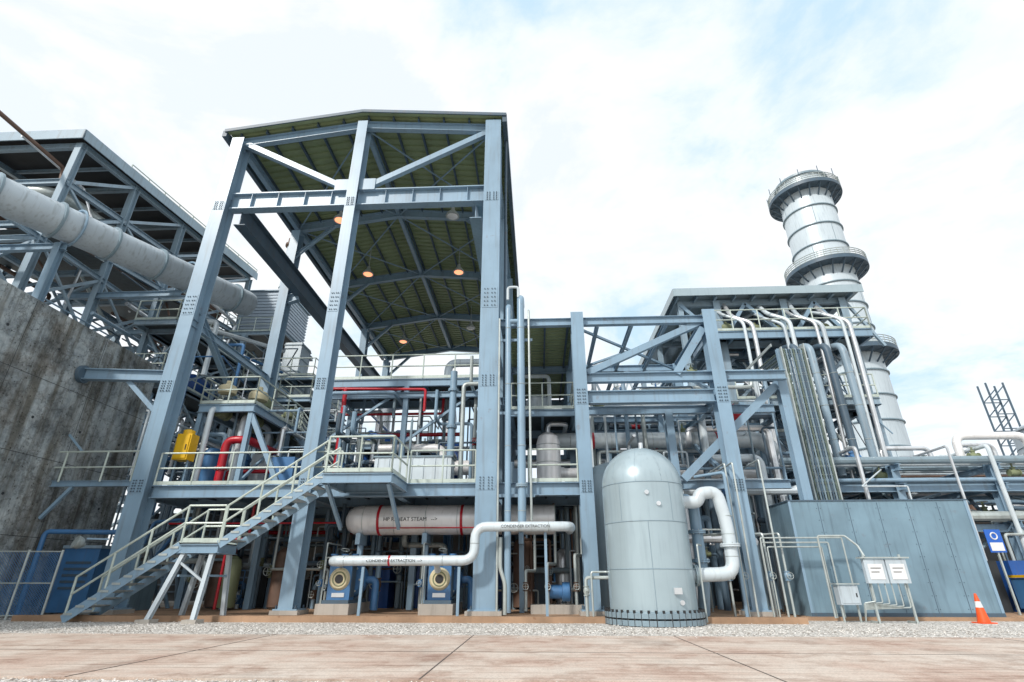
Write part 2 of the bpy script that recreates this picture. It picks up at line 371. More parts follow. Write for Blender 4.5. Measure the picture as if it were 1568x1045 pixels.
# ------------------------------------------------------------ DECK
A=Asset("equipment_deck")
ib(A,"front_beam","steel",(XL+.3,18.05,3.85),(XR-.36,18.05,3.85),.3,.42)
ib(A,"front_beam","steel",(XR+.37,18.05,3.85),(1.4,18.05,3.85),.3,.42)
for x in (-13.6,-10.7,-7.8,-4.7,-1.7,1.6): ib(A,"main_beam","steel",(x,18.3,3.8),(x,30,3.8),.22,.36)
for y in (20.5,23,25.3,28,30): ib(A,"cross_beam","steel",(-13.6,y,3.8),(1.6,y,3.8),.2,.34)
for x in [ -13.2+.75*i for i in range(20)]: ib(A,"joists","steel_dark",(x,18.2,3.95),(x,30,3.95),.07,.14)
box(A,"deck_grating","grating",-13.5,-9.5,18.2,30,4.03,4.07)
box(A,"deck_grating","grating",-9.45,-2,18.2,24,4.03,4.07)
box(A,"deck_grating","grating",-1.3,1.5,18.2,26,4.03,4.07)
rail(A,[(XL+.35,17.95,4.07),(-6.75,17.95,4.07)]); rail(A,[(-4.35,17.95,4.07),(XR-.4,17.95,4.07)]); rail(A,[(XR+1.4,17.95,4.07),(1.35,17.95,4.07)])
for x,y in ((-13.6,21.5),(-10.7,21),(-4.7,21),(1.6,23),(-10.7,27),(-1.7,22)):
    ib(A,"post","steel",(x,y,.12),(x,y,3.65),.22,.24,(0,1,0))
box(A,"plinth_block","concrete",-12.2,-3,25,37,.1,3.7)
A.done()
A=Asset("upper_access_platform")
platform(A,-9.0,-2.1,21,24,9.0,rails="FBR",h=.32)
ib(A,"girder","steel",(-9.3,20.9,8.2),(-2.1,20.9,8.2),.16,.24)
for x in (-8.9,-5.5,-2.3): 
    for y in (21.05,24): ib(A,"post","steel",(x,y,4.07),(x,y,8.7),.2,.22,(0,1,0))
for x0 in (-8.9,-5.5): bar(A,"brace","steel",(x0,21.05,6.2),(x0+3.3,21.05,8.6),.1)
platform(A,-8.6,-5.2,24.5,27,7.0,rails="FB",h=.2)
A.done()
A=Asset("side_access_platform")
platform(A,-13.2,-11.0,19.2,30,7.4,rails="FLR",h=.3)
platform(A,-11.0,-9.2,24,28,6.4,rails="FR",h=.25)
platform(A,-13.2,-11.5,25,30,9.6,rails="FLR",h=.2)
for y in (19.3,22.5,26,29.8):
    for x in (-13.1,-11.1): ib(A,"post","steel",(x,y,4.07),(x,y,7.1 if y<25 else 9.4),.18,.2,(0,1,0))
for y in (19.3,22.5,26): bar(A,"brace","steel",(-11.1,y,4.3),(-11.1,y+3.2,7.0),.09)
bar(A,"brace","steel",(-11.1,19.3,7.0),(-9.5,19.3,4.2),.16,.18)
for i in range(11): box(A,"stair_tread","tread",-11+ .24*i,-11+.24*i+.26,22.6,23.4,7.3-.29*i,7.33-.29*i)
for y in (22.56,23.44):
    bar(A,"stringer","steel",(-11,y,7.35),(-8.2,y,4.1),.04,.24); rail(A,[(-11,y,7.35),(-8.2,y,4.1)],toe=False,h=1.0)
A.done()
A=Asset("steam_valve_assembly")
for (x,y,z,s) in ((-12.6,19.8,7.5,1),(-11.7,20.6,7.4,1.1),(-12.3,22,7.5,1.2),(-11.6,23.5,7.6,.9),(-12.7,25,7.4,1.2),(-11.8,27,7.5,1.3),(-9.9,25.5,6.5,1.2),(-10.3,27,6.4,1.0)):
    actuator(A,x,y,z,R.choice(["olive","vessel_trim","beige"]),s)
    valve(A,(x,y,z-.3),(0,1,0),.16*s,"olive")
    tube(A,"valve_pipe","white_pipe",[(x,y-.7,4.1),(x,y-.7,z-.3),(x,y+1.4,z-.3),(x,y+1.4,4.1)],.11*s)
A.done()
A=Asset("red_fire_water_pipe")
tube(A,"pipe","red",[(-11.9,19.4,4.1),(-11.9,19.4,6.0),(-11.1,19.4,6.0),(-11.1,22,6.0)],.15)
tube(A,"pipe","red",[(-12.3,20.5,4.1),(-12.3,20.5,5.0),(-10.0,20.5,5.0)],.08)
tube(A,"pipe","red",[(-9.0,20.6,8.45),(-4.6,20.6,8.35),(-4.6,20.6,7.4)],.06)
tube(A,"pipe","red",[(-8.0,20.6,8.4),(-8.0,20.6,4.1)],.09)
tube(A,"pipe","red",[(-9.0,22.6,7.9),(-4.2,22.6,7.9),(-4.2,22.6,9.0)],.06)
tube(A,"pipe","red",[(-7.4,23.6,7.2),(-3.4,23.6,7.2)],.09)
tube(A,"pipe","red",[(-13.2,24,0.2),(-13.2,24,3.0),(-8,24,3.0)],.08)
tube(A,"pipe","red",[(-10.9,19.2,0.2),(-10.9,19.2,2.4),(-10.2,19.2,2.4),(-10.2,19.2,3.6)],.05)
flange(A,"red",(-11.9,19.4,4.9),(0,0,1),.15)
tube(A,"pipe","red",[(-13,18.9,2.9),(-7,18.9,2.9)],.03)
A.done()
A=Asset("blue_lube_oil_unit")
for i,(x,y) in enumerate(((-12.9,20.3),(-12.2,21.3),(-10.9,21.6),(-10.2,22.3))):
    lathe(A,"filter_vessel","blue_lt",(x,y,4.07),(0,0,1),[(.26,0),(.26,.1),(.3,.12),(.3,1.5),(.34,1.52),(.34,1.6),(.2,1.8),(0,1.85)],18)
box(A,"panel","blue_lt",-10.4,-9.5,20.2,20.7,4.1,5.5)
cyl(A,"gauge","white_pipe",(-9.9,20.2,5.0),(-9.9,20.14,5.0),.12)
A.done()
A=Asset("yellow_valve_cabinet")
box(A,"body","yellow",-13.2,-12.65,18.4,18.85,5.05,6.0); box(A,"door","yellow",-13.15,-12.7,18.37,18.395,5.1,5.95)
lathe(A,"top_drum","yellow",(-12.93,18.62,6.0),(0,0,1),[(.2,0),(.2,.15),(.1,.2),(0,.2)],16)
for x in (-13.15,-12.7): bar(A,"leg","steel",(x,18.6,4.07),(x,18.6,5.05),.05)
box(A,"door_handle","black",-12.78,-12.75,18.35,18.37,5.4,5.6)
A.done()
A=Asset("steam_turbine_casing")
lathe(A,"casing","blue",(-9.6,28,6.9),(1,0,0),[(0,0),(.8,.05),(1.4,.3),(1.6,.7),(1.6,2.2),(1.3,2.6),(.7,2.8),(.7,3.6),(1.0,3.7),(1.0,5.5),(0,5.6)],28)
for x in (-9.0,-8.3,-7.5): ring(A,"casing_rib","blue_lt",(x,28,6.9),(1,0,0),1.62,.06,32,6)
box(A,"bedplate","steel_dark",-10,-3.6,26.6,29.4,3.7,5.6)
tube(A,"crossover","alu",[(-8.5,28,8.4),(-8.5,28,10.2),(-4.8,28,10.2),(-4.8,28,7.9)],.4,18,1.0)
A.done()
A=Asset("white_acoustic_panel")
box(A,"panel","white_pipe",-5.9,-3.1,18.9,19.7,4.12,5.15)
for i in range(7): box(A,"panel_rib","white_pipe",-5.8+.42*i,-5.77+.42*i,18.87,18.897,4.15,5.12)
box(A,"cap","vessel_trim",-5.95,-3.05,18.85,19.75,5.15,5.2)
A.done()
A=Asset("hall_process_piping")
mm=["white_pipe","alu","steel","galv","vessel_trim","steel_dark"]
tube(A,"riser","steel",[(-3.3,19.8,4.1),(-3.3,19.8,8.8)],.14)
for z in (5,6.5,8): flange(A,"steel",(-3.3,19.8,z),(0,0,1),.14)
tube(A,"riser","galv",[(-2.9,19.9,4.1),(-2.9,19.9,8.3),(-2.3,19.9,8.3)],.09)
tube(A,"steam_main","duct_white",[(-4.3,24,8),(-4.3,24,10.9),(-2.0,24,10.9)],.2)
tube(A,"steam_main","duct_white",[(-3.6,24.4,8),(-3.6,24.4,10.2),(-2.0,24.4,10.2)],.14)
tube(A,"steam_main","alu_bright",[(-4.6,22.2,5.4),(-2.2,22.2,5.4)],.3,18)
tube(A,"steam_main","alu_bright",[(-6.6,21.6,6.1),(-3.9,21.6,6.1),(-3.9,21.6,4.1)],.18,16)
for i in range(85):
    x=R.uniform(-13.2,-2.4); y=R.uniform(20,29); z=R.uniform(4.4,8.7); r_=R.choice([.025,.03,.04,.05,.07,.1]); m_=R.choice(mm)
    dx=R.uniform(-3,3); x2=max(-13.2,min(-2.4,x+dx)); y2=min(29,max(20,y+R.uniform(-3,3)))
    tube(A,"pipework",m_,[(x,y,4.07),(x,y,z),(x2,y,z),(x2,y2,z),(x2,y2,z+R.choice([-1,-.5,.8,1.2]))],r_,8)
    if r_>.045 and R.random()<.8: valve(A,(x,y,(4.1+z)/2),(0,0,1),r_*1.0,R.choice(["blue_lt","olive","steel_dark","red"]),up=(0,-1,0))
for i in range(12):
    x=R.uniform(-12.8,-3); y=R.uniform(20.5,26); s=R.uniform(.4,.8)
    box(A,"control_cabinet",R.choice(["steel_dark","blue_lt","duct_white","cabin"]),x,x+s,y,y+.4,4.07,4.07+R.uniform(.8,1.8))
A.done()
A=Asset("inlet_duct")
for (x0,x1,y0,z0,z1) in ((-16.0,-14.9,30,9,15.0),(-16.3,-14.7,31.5,6,12.5),(-14.6,-13.2,33,6,13.2)):
    box(A,"duct","duct_white",x0,x1,y0,y0+1.4,z0,z1)
    z=z0+.4
    while z<z1: box(A,"duct_rib","vessel_trim",x0-.04,x1+.04,y0-.04,y0+1.44,z,z+.07); z+=.9
for x in (-16.6,-13.0): ib(A,"leg","steel",(x,30.5,0),(x,30.5,14),.25,.25,(0,1,0))
for z in (5.8,9,12.5): ib(A,"tie","steel",(-16.6,30.2,z),(-13.0,30.2,z),.2,.25)
platform(A,-17.5,-13.2,28.6,30,12.2,rails="FLR")
A.done()

# ------------------------------------------------------------ UNDER DECK
A=Asset("reheat_steam_pipe")
Z=3.02; RY=19.3
lathe(A,"insulated_shell","alu_bright",(-6.8,RY,Z),(1,0,0),[(0,0),(.2,.03),(.36,.12),(.46,.3),(.5,.5),(.5,7.35)],36)
for x in (-6.1,-5.0,-3.9,-2.8,-1.7,-.6): ring(A,"cladding_band","galv",(x,RY,Z),(1,0,0),.502,.010,36,5)
for x in (-5.6,-2.7): cyl(A,"red_band","red",(x,RY,Z),(x+.09,RY,Z),.514,seg=36)
for x in (-6.2,-3.9,-.6): 
    box(A,"saddle","steel",x-.08,x+.08,RY-.4,RY+.4,2.2,2.56); ib(A,"saddle_post","steel",(x,RY,.12),(x,RY,2.2),.16,.16,(0,1,0))
cyl(A,"red_stripe","red",(-5.56,RY-.43,Z-.3),(.4,RY-.43,Z-.3),.02,seg=6)
A.done()
def addlabel(parentname,txt,x,y,z,s,m="black"):
    c=bpy.data.curves.new("lab",'FONT'); c.body=txt; c.size=s; c.extrude=.002
    o=bpy.data.objects.new("lab_tmp",c); scene.collection.objects.link(o)
    bpy.context.view_layer.update()
    dg=bpy.context.evaluated_depsgraph_get(); me=bpy.data.meshes.new_from_object(o.evaluated_get(dg)); me.materials.clear(); me.materials.append(MATS[m])
    bpy.data.objects.remove(o)
    p=bpy.data.objects[parentname]; ob=bpy.data.objects.new("label",me); scene.collection.objects.link(ob); ob.parent=p
    ob.location=V((x,y,z))-p.location; ob.rotation_euler=(math.radians(90),0,0)
addlabel("reheat_steam_pipe","HP REHEAT STEAM   -->",-5.35,RY-.515,Z-.08,.18)

A=Asset("extraction_pipeline")
tube(A,"pipe","white_pipe",[(1.0,18.2,2.58),(1.0,17,2.58),(-1.95,17,2.58),(-1.95,17,1.62),(-6.35,17,1.62),(-6.35,18.2,1.62)],.145,18,.38)
for q,d in (((.3,17,2.58),(1,0,0)),((-2.9,17,1.62),(1,0,0)),((-5.9,17,1.62),(1,0,0)),((-4,17,1.62),(1,0,0)),((-.6,17,2.58),(1,0,0)),((-1.95,17,2.1),(0,0,1))): ring(A,"seam",'galv',q,d,.147,.010,20,4)
tube(A,"branch","white_pipe",[(-3.2,17,1.62),(-3.2,17.6,1.62),(-3.2,17.9,1.35)],.1)
for x in (-5.3,-2.4): bar(A,"support","steel",(x,17,.12),(x,17,1.45),.08)
bar(A,"support","steel",(.2,17.2,.12),(.2,17.2,2.43),.08)
cyl(A,"red_band","red",(-4.55,17,1.62),(-4.49,17,1.62),.15,seg=18)
A.done()
addlabel("extraction_pipeline","CONDENSER EXTRACTION",-1.15,16.85,2.54,.12)
addlabel("extraction_pipeline","CONDENSER EXTRACTION  -->",-5.2,16.85,1.58,.12)

for px in (-6.35,-3.15):
    A=Asset("condensate_pump")
    y=18.0
    box(A,"concrete_base","concrete",px-.55,px+.5,y-.3,y+1.9,.1,.42)
    box(A,"skid","steel_dark",px-.42,px+.42,y-.15,y+1.7,.42,.52)
    lathe(A,"end_bell","beige",(px,y-.02,1.12),(0,1,0),[(.10,0),(.27,.0),(.33,.06),(.36,.14),(.36,.3)],28)
    cyl(A,"bell_hub","black",(px,y-.035,1.12),(px,y-.015,1.12),.13,seg=20)
    ring(A,"bell_ring","olive",(px,y-.02,1.12),(0,1,0),.2,.02,24,5)
    box(A,"motor_cradle","blue_lt",px-.36,px+.36,y+.05,y+.5,.52,1.5)
    for k in range(5): box(A,"cooling_fin","steel_dark",px-.385,px+.385,y+.1+.08*k,y+.12+.08*k,.6,1.52)
    lathe(A,"casing","blue_lt",(px+.05,y+.5,1.1),(0,1,0),[(.5,0),(.55,.1),(.55,.7),(.4,.8),(.3,1.3)],22)
    for k in range(8):
        a=k*math.pi/4; cyl(A,"casing_bolts","galv",(px+.05+.47*math.cos(a),y+.44,1.1+.47*math.sin(a)),(px+.05+.47*math.cos(a),y+.5,1.1+.47*math.sin(a)),.035,seg=6)
    for k in (-.3,.05,.38):
        lathe(A,"oil_cup","blue_lt",(px+k,y+.15,1.5),(0,0,1),[(.12,0),(.12,.1),(.15,.11),(.15,.16),(.08,.17),(.08,.3),(.12,.31),(.12,.36),(0,.36)],14)
    ring(A,"handwheel","galv",(px+.05,y+.1,1.98),(0,.3,1),.13,.014,18,5)
    tube(A,"suction_pipe","blue_lt",[(px+.55,y+1.0,1.1),(px+.9,y+1.0,1.1),(px+.9,y+1.0,.2)],.12)
    tube(A,"small_bore","galv",[(px-.5,y,.3),(px-.5,y,1.75),(px+.1,y,1.75),(px+.1,y+.5,1.9)],.02,8)
    tube(A,"small_bore","galv",[(px-.6,y+.2,.3),(px-.6,y+.2,2.2),(px-.6,y+1.5,2.2)],.025,8)
    valve(A,(px-.62,y+.1,1.0),(0,0,1),.05,"blue_lt",up=(0,-1,0))
    box(A,"name_plate","alu",px-.2,px+.2,y+.03,y+.045,.6,.72)
    A.done()
A=Asset("under_deck_pipework")
for i in range(110):
    x=R.uniform(-13.2,1.3); y=R.uniform(20.3,25); r_=R.choice([.025,.03,.04,.05,.07,.1]); m_=R.choice(["galv","steel_dark","steel","blue_lt","vessel_trim","brown","white_pipe","steel_dark"])
    z=R.uniform(.6,3.3); x2=max(-13.2,min(1.4,x+R.uniform(-2.5,2.5))); y2=y+R.uniform(-.8,.8)
    tube(A,"pipework",m_,[(x,y,.12),(x,y,z),(x2,y,z),(x2,y2,z),(x2,y2,3.7)],r_,8)
    if r_>.04: 
        valve(A,(x,y,.12+z*.5),(0,0,1),r_,R.choice(["blue_lt","brown","olive","steel_dark"]),up=(0,-1,0))
for x,y,r_,h_,m_ in ((-12.2,21.5,.4,2.2,"brown"),(-9.6,21,.35,2.0,"brown"),(-.6,21.5,.4,2.4,"brown"),(.9,22,.3,2.0,"alu"),(-11.2,20.4,.3,1.7,"olive")):
    lathe(A,"small_vessel",m_,(x,y,.2),(0,0,1),[(r_,0),(r_,h_*.8),(r_*.8,h_*.93),(r_*.3,h_),(0,h_)],18)
for i in range(9):
    x=-13+i*1.6; box(A,"equipment_box",R.choice(["steel_dark","blue","dark","screen_paint"]),x,x+R.uniform(.5,1),22.2,23.2,.12,R.uniform(1,2.2))
box(A,"shade_backing_wall","dark",-24,8.8,30.5,30.7,.1,4.6)  # dark wall and slats added to close bright gaps and deepen under-deck shade
for z in [0.5+.35*i for i in range(11)]: box(A,"shade_backing_slat","steel_dark",-24,8.8,30.4,30.49,z,z+.08)
lathe(A,"small_pump","blue_lt",(.2,18.7,.75),(1,0,0),[(.16,0),(.2,.05),(.2,.5),(.28,.52),(.28,.75),(.1,.8)],16)
box(A,"small_pump_base","concrete",-.3,1.4,18.4,19.2,.1,.38)
for x in (-.45,.25,1.15): tube(A,"pump_pipe","galv",[(x,18.5,.2),(x,18.5,1.5+.3*x),(x+.3,19.3,1.5+.3*x),(x+.3,19.3,3.5)],.05,10); valve(A,(x,18.5,.9),(0,0,1),.06,"brown",up=(0,-1,0))
tube(A,"drain_pipe","galv",[(-1.05,17.45,.15),(-1.05,17.45,1.0),(-1.2,17.45,1.4),(-1.2,17.45,2.3)],.06,10)
A.done()

# ------------------------------------------------------------ STAIRCASE
A=Asset("steel_staircase")
ya,yb=16.0,17.0
def flight(x0,z0,x1,z1,n):
    for y in (ya,yb):
        bar(A,"stringer","steel",(x0,y,z0-.05),(x1,y,z1-.05),.03,.24)
        rail(A,[(x0+.05,y,z0+.1),(x1,y,z1+.1)],h=.95,toe=False,sp=1.15,r=.034)
    for i in range(n):
        t=(i+.5)/n; x=x0+(x1-x0)*t; z=z0+(z1-z0)*t
        box(A,"tread","tread",x-.16,x+.13,ya+.03,yb-.03,z-.02,z+.015)
        box(A,"tread_nosing","galv",x-.165,x-.14,ya+.03,yb-.03,z-.055,z+.02)
        box(A,"tread_bracket","galv",x-.13,x+.12,ya-.035,ya-.017,z-.03,z+.03)
flight(-13.4,.12,-10.5,2.05,10)
platform(A,-10.5,-9.35,ya,yb,2.08,rails="",h=.24)
rail(A,[(-10.5,ya,2.08),(-9.35,ya,2.08)],toe=True,sp=1.2,h=1.05); rail(A,[(-10.5,yb,2.08),(-9.35,yb,2.08)],sp=1.2,h=1.05)
flight(-9.35,2.08,-6.5,4.03,10)
platform(A,-6.5,-4.4,15.9,17.85,4.07,rails="",h=.28)
rail(A,[(-6.45,15.92,4.07),(-4.42,15.92,4.07),(-4.42,17.8,4.07)],sp=1.0); 
for (x,dx) in ((-10.35,-.45),(-9.5,.0)):
    for y,dy in ((ya+.05,-.25),(yb-.05,.35)):
        ib(A,"leg","duct_white",(x,y,1.8),(x+dx*1.0,y+dy,.05),.12,.14,(0,1,0))
    bar(A,"leg_tie","steel",(x,ya,1.2),(x,yb,1.2),.06)
    box(A,"footing","concrete",x+dx-.2,x+dx+.2,ya-.4,ya-.0,0,.1)
bar(A,"leg_tie","duct_white",(-10.45,ya,1.6),(-9.5,ya,1.0),.06)
ib(A,"knee_bracket","steel",(-6.4,17.7,2.6),(-6.4,16.0,3.75),.1,.12); ib(A,"knee_bracket","steel",(-4.5,17.7,2.6),(-4.5,16.0,3.75),.1,.12)
A.done()

# ------------------------------------------------------------ ANNEX FRAME
A=Asset("annex_steel_frame")
X4,X5=1.6,6.5
for x in (X4,X5):
    ib(A,"column","steel",(x,18,.26),(x,18,10.35),.46,.5,(0,1,0),.025); baseplate(A,x,18,.36)
    splice(A,x,17.75,7.0,.46,.6); splice(A,x,17.75,3.9,.46,.4)
    for y in (23,28): ib(A,"column","steel",(x,y,.12),(x,y,10.2),.36,.4,(0,1,0),.02)
ib(A,"column","steel",(8.95,18.6,.12),(8.95,18.6,7.9),.3,.32,(0,1,0),.02)
ib(A,"column","steel",(5.0,19.6,.12),(5.0,19.6,7.0),.28,.3,(0,1,0),.02)
ib(A,"top_beam","steel",(XR+.4,18.05,10.05),(X5,18.05,10.05),.22,.3)
ib(A,"main_beam","steel",(X4,18.05,7.02),(X5-.2,18.05,7.02),.28,.46)
ib(A,"upper_beam","steel",(X4,18.1,7.78),(8.95,18.1,7.78),.26,.34)
ib(A,"beam","steel",(5.0,19.6,4.2),(9.0,19.6,4.2),.2,.3)
ib(A,"beam","steel",(X4,19.6,7.0),(9.0,19.6,7.0),.2,.3)
bar(A,"diagonal","steel",(1.9,18.15,8.0),(6.3,18.15,10.0),.22,.24)
bar(A,"diagonal","steel",(5.1,18.12,7.9),(6.3,18.12,9.7),.24,.26)
bar(A,"diagonal","steel",(5.1,19,4.3),(8.8,18.7,7.6),.28,.28)
bar(A,"diagonal","steel",(6.5,23,4.3),(1.6,23,7.0),.18)
for y in (23,28):
    for z in (4.0,7.0,10.05): ib(A,"rear_beam","steel",(XR+.3,y,z),(X5,y,z),.2,.3)
for x in (X4,X5,XR+.5):
    for z in (10.05,7.0): ib(A,"side_beam","steel",(x,18.2,z),(x,28,z),.2,.3)
for x in (2.4,3.7,5.0): ib(A,"joist","steel",(x,18.2,10.0),(x,28,10.0),.12,.2)
for (a,b_) in (((X4,18.3),(X5,23)),((X5,18.3),(X4,23))): bar(A,"plan_brace","steel",(*a,9.95),(*b_,9.95),.09)
for z0,z1 in ((7.2,9.9),(4.2,6.8)): bar(A,"side_brace","steel",(X5,18.3,z0),(X5,23,z1),.14); bar(A,"side_brace","steel",(X5,28,z0),(X5,23,z1),.14)
corr_roof(A,-1.15,1.75,10.28,10.3,18.2,28,"green_deck",.3,.06)
for x in (-.6,.4,1.3): ib(A,"purlin","steel_dark",(x,18.2,10.2),(x,28,10.2),.07,.14)
platform(A,-1.0,1.5,20.2,26,7.3,rails="FR",h=.26)
A.done()
A=Asset("vertical_riser_pipe")
for x,zt,zb,r_ in ((-.98,10.6,.2,.105),(-.52,10.95,2.7,.135)):
    tube(A,"pipe","steel",[(x,17.55,zb),(x,17.55,zt),(x,18.4,zt+.0)],r_,16,.25)
    for z in (3.1,5.2,7.4,9.6): 
        if z>zb: ring(A,"weld_band","galv",(x,17.55,z),(0,0,1),r_+.003,.012,18,5)
tube(A,"pipe","steel",[(-.98,17.55,9.9),(-.52,17.55,9.9)],.09,12)
tube(A,"pipe","galv",[(-1.3,17.5,.2),(-1.3,17.5,10.0)],.035,8)
tube(A,"pipe","galv",[(-.22,17.6,2.8),(-.22,17.6,10.4),(-.22,18.6,10.4)],.04,8)
for z in (3.6,6.4,9.2): bar(A,"bracket","steel",(-1.35,17.72,z),(-.1,17.72,z),.06,.1)
flange(A,"steel_far",(-.52,17.55,3.9),(0,0,1),.135)
tube(A,"elbow","white_pipe",[(-1.0,17.5,10.8),(-1.0,17.5,11.35),(-.6,17.5,11.35),(-.6,17.5,10.9)],.05,10,.12)
A.done()

# ------------------------------------------------------------ VESSEL
A=Asset("insulated_pressure_vessel")
vx,vy,vr=3.1,16.3,1.17
pr=[(vr,.32),(vr,3.6)]
for k in range(1,15):
    a=k/14*math.pi/2; pr.append((vr*math.cos(a),3.6+1.17*math.sin(a)))
pr[-1]=(0,4.77)
lathe(A,"shell","vessel",(vx,vy,.0),(0,0,1),pr,72)
lathe(A,"base_flange","vessel_trim",(vx,vy,.0),(0,0,1),[(vr+.02,.02),(vr+.16,.02),(vr+.16,.15),(vr+.02,.15)],64)
lathe(A,"base_flange","vessel_trim",(vx,vy,.0),(0,0,1),[(vr+.01,.19),(vr+.16,.19),(vr+.16,.31),(vr+.01,.34)],64)
for k in range(44):
    a=k/44*2*math.pi; cyl(A,"stud_bolts","black",(vx+math.cos(a)*(vr+.13),vy+math.sin(a)*(vr+.13),0.0),(vx+math.cos(a)*(vr+.13),vy+math.sin(a)*(vr+.13),.38),.034,seg=6)
for z in (1.35,2.55,3.6): ring(A,"seam_band","vessel_trim",(vx,vy,z),(0,0,1),vr+.001,.012,72,5)
for k in range(10):
    a=k/10*2*math.pi+.2; z0,z1=((.34,2.55) if k%2 else (2.55,3.6)); x=vx+math.cos(a)*vr; y=vy+math.sin(a)*vr
    cyl(A,"vertical_seam","vessel_trim",(x,y,z0),(x,y,z1),.008,seg=5)
for k in range(10):
    a=k/10*2*math.pi; pts=[(vx+math.cos(a)*vr*math.cos(t),vy+math.sin(a)*vr*math.cos(t),3.6+1.17*math.sin(t)) for t in [i*.15 for i in range(11)]]
    tube(A,"dome_seam","vessel_trim",pts,.006,5,0)
box(A,"name_plate","alu",vx+.35,vx+.55,vy-1.19,vy-1.1,.75,.9)
cyl(A,"nozzle","alu",(vx+.1,vy,4.7),(vx+.1,vy,4.95),.07,seg=12)
for (dx,z) in ((.55,.55),(.2,3.0),(-.1,3.3)): 
    yy=vy-math.sqrt(vr*vr-dx*dx); cyl(A,"inspection_port","alu",(vx+dx,yy+.02,z),(vx+dx,yy-.05,z),.06,seg=14)
A.done()
A=Asset("vessel_pipework")
tube(A,"white_pipe","white_pipe",[(4.1,16.5,3.2),(4.75,16.5,3.2),(4.85,16.5,3.45),(5.35,16.5,3.5),(5.5,16.5,2.6),(5.5,16.5,1.25),(4.15,16.4,1.2)],.185,20,.36)
for z in (1.7,2.3,2.8): ring(A,"seam","galv",(5.5,16.5,z),(0,0,1),.187,.01,20,4)
flange(A,"white_pipe",(5.5,16.5,2.0),(0,0,1),.185); flange(A,"vessel",(4.4,16.42,1.2),(1,0,0),.19)
tube(A,"grey_pipe","steel",[(4.0,17,3.35),(4.75,17,3.35),(4.75,17,1.0),(4.75,17.4,.2)],.17,18,.3)
flange(A,"steel",(4.75,17,2.4),(0,0,1),.17); flange(A,"steel",(4.75,17,1.6),(0,0,1),.17)
tube(A,"small_bore","galv",[(1.5,16.8,.1),(1.5,16.8,1.3),(1.95,16.8,1.3),(2.1,16.5,1.3)],.03,8)
tube(A,"small_bore","galv",[(1.35,17,.1),(1.35,17,1.15),(2.1,16.7,1.15)],.05,8); valve(A,(1.35,17,.8),(0,0,1),.06,"galv",up=(0,-1,0))
tube(A,"rear_duct","vessel_trim",[(1.95,18.9,.2),(1.95,18.9,4.3),(2.6,19.5,4.6)],.42,24,.5)
tube(A,"small_bore","galv",[(4.45,16.1,.05),(4.45,16.1,2.0),(4.7,16.6,2.0)],.025,8)
tube(A,"instrument_line","steel",[(5.9,17.2,.1),(5.9,17.2,4.2),(5.2,18,4.2)],.05,10)
box(A,"instrument_box","steel_far",5.6,5.85,17.3,17.5,2.6,2.9); 
for x in (6.0,6.25,7.1): tube(A,"instrument_line","galv",[(x,17.3,.1),(x,17.3,3.9+x*.1),(x,19,3.9+x*.1)],.03,8)
for x in (5.7,6.1,6.9,7.4): valve(A,(x,17.6,1.2),(0,0,1),.06,"steel",up=(0,-1,0)); tube(A,"valve_line","galv",[(x,17.6,.1),(x,17.6,2.4),(x-.5,18.4,2.4)],.035,8)
A.done()

# ------------------------------------------------------------ STEAM LINES behind vessel
A=Asset("main_steam_lines")
tube(A,"line","white_pipe",[(.3,22,6.45),(9.2,22,6.4),(9.7,22,6.0),(9.7,26,5.6)],.33,24,.8)
tube(A,"line","white_pipe",[(1.8,24,7.9),(8.6,24,7.9),(8.6,24,6.0)],.2,20,.6)
tube(A,"line","alu_bright",[(.2,21.5,5.0),(8.9,21.5,4.9)],.22,18)
tube(A,"line","alu",[(-1,23,5.7),(9.5,23,5.7)],.18,18)
tube(A,"line","alu",[(5.4,20.4,4.6),(5.4,20.4,.3)],.2,18)
tube(A,"line","white_pipe",[(6.6,20.8,7.4),(6.6,20.8,5.4),(8.6,20.8,5.4),(8.6,20.8,.3)],.15,18)
for x in (1.4,3.1,4.8,6.5,8.2): ring(A,"cladding_band","galv",(x,22,6.42),(1,0,0),.335,.012,24,5)
for x in (2.3,7.4): cyl(A,"red_band","red",(x,22,6.43),(x+.1,22,6.43),.35,seg=24)
for i in range(110):
    x=R.uniform(1.8,9.6); y=R.uniform(20,29.5); z=R.uniform(1.5,9.6); r_=R.choice([.03,.04,.05,.06,.09,.13]); m_=R.choice(mm)
    x2=R.uniform(1.8,9.8); z2=z+R.uniform(-1.5,1.2)
    tube(A,"pipework",m_,[(x,y,.1),(x,y,z),(x2,y,z),(x2,y,z2),(x2,y+R.uniform(-2,2),z2)],r_,8)
    if r_>.05 and R.random()<.7: valve(A,((x+x2)/2,y,z),(1,0,0),r_,R.choice(["blue_lt","olive","steel_dark","red"]))
for x in (1.8,5.4,9.0): ib(A,"pipe_support","steel",(x,22.6,.1),(x,22.6,8.2),.2,.2,(0,1,0)); 
for z in (4.5,6.05,7.5): ib(A,"pipe_support","steel",(1.8,22.6,z),(9.0,22.6,z),.16,.22)
platform(A,2.2,9.0,24.5,25.7,4.6,rails="F",h=.2)
for x,y in ((3,24),(4.2,24.2),(6.1,24)): actuator(A,x,y,7.9,"olive",.9)
A.done()
A=Asset("silver_separator_vessel")
lathe(A,"shell","alu_bright",(.45,21.0,4.07),(0,0,1),[(.3,0),(.48,.2),(.48,2.0),(.4,2.3),(.2,2.45),(0,2.5)],28)
for z in (4.6,5.3,6.0): ring(A,"band","galv",(.45,21,z),(0,0,1),.482,.012,28,5)
tube(A,"outlet","alu",[(.45,21,6.5),(.45,21,6.9),(1.2,21,6.9),(1.2,22.5,6.9)],.1,12)
A.done()
A=Asset("white_header_tank")
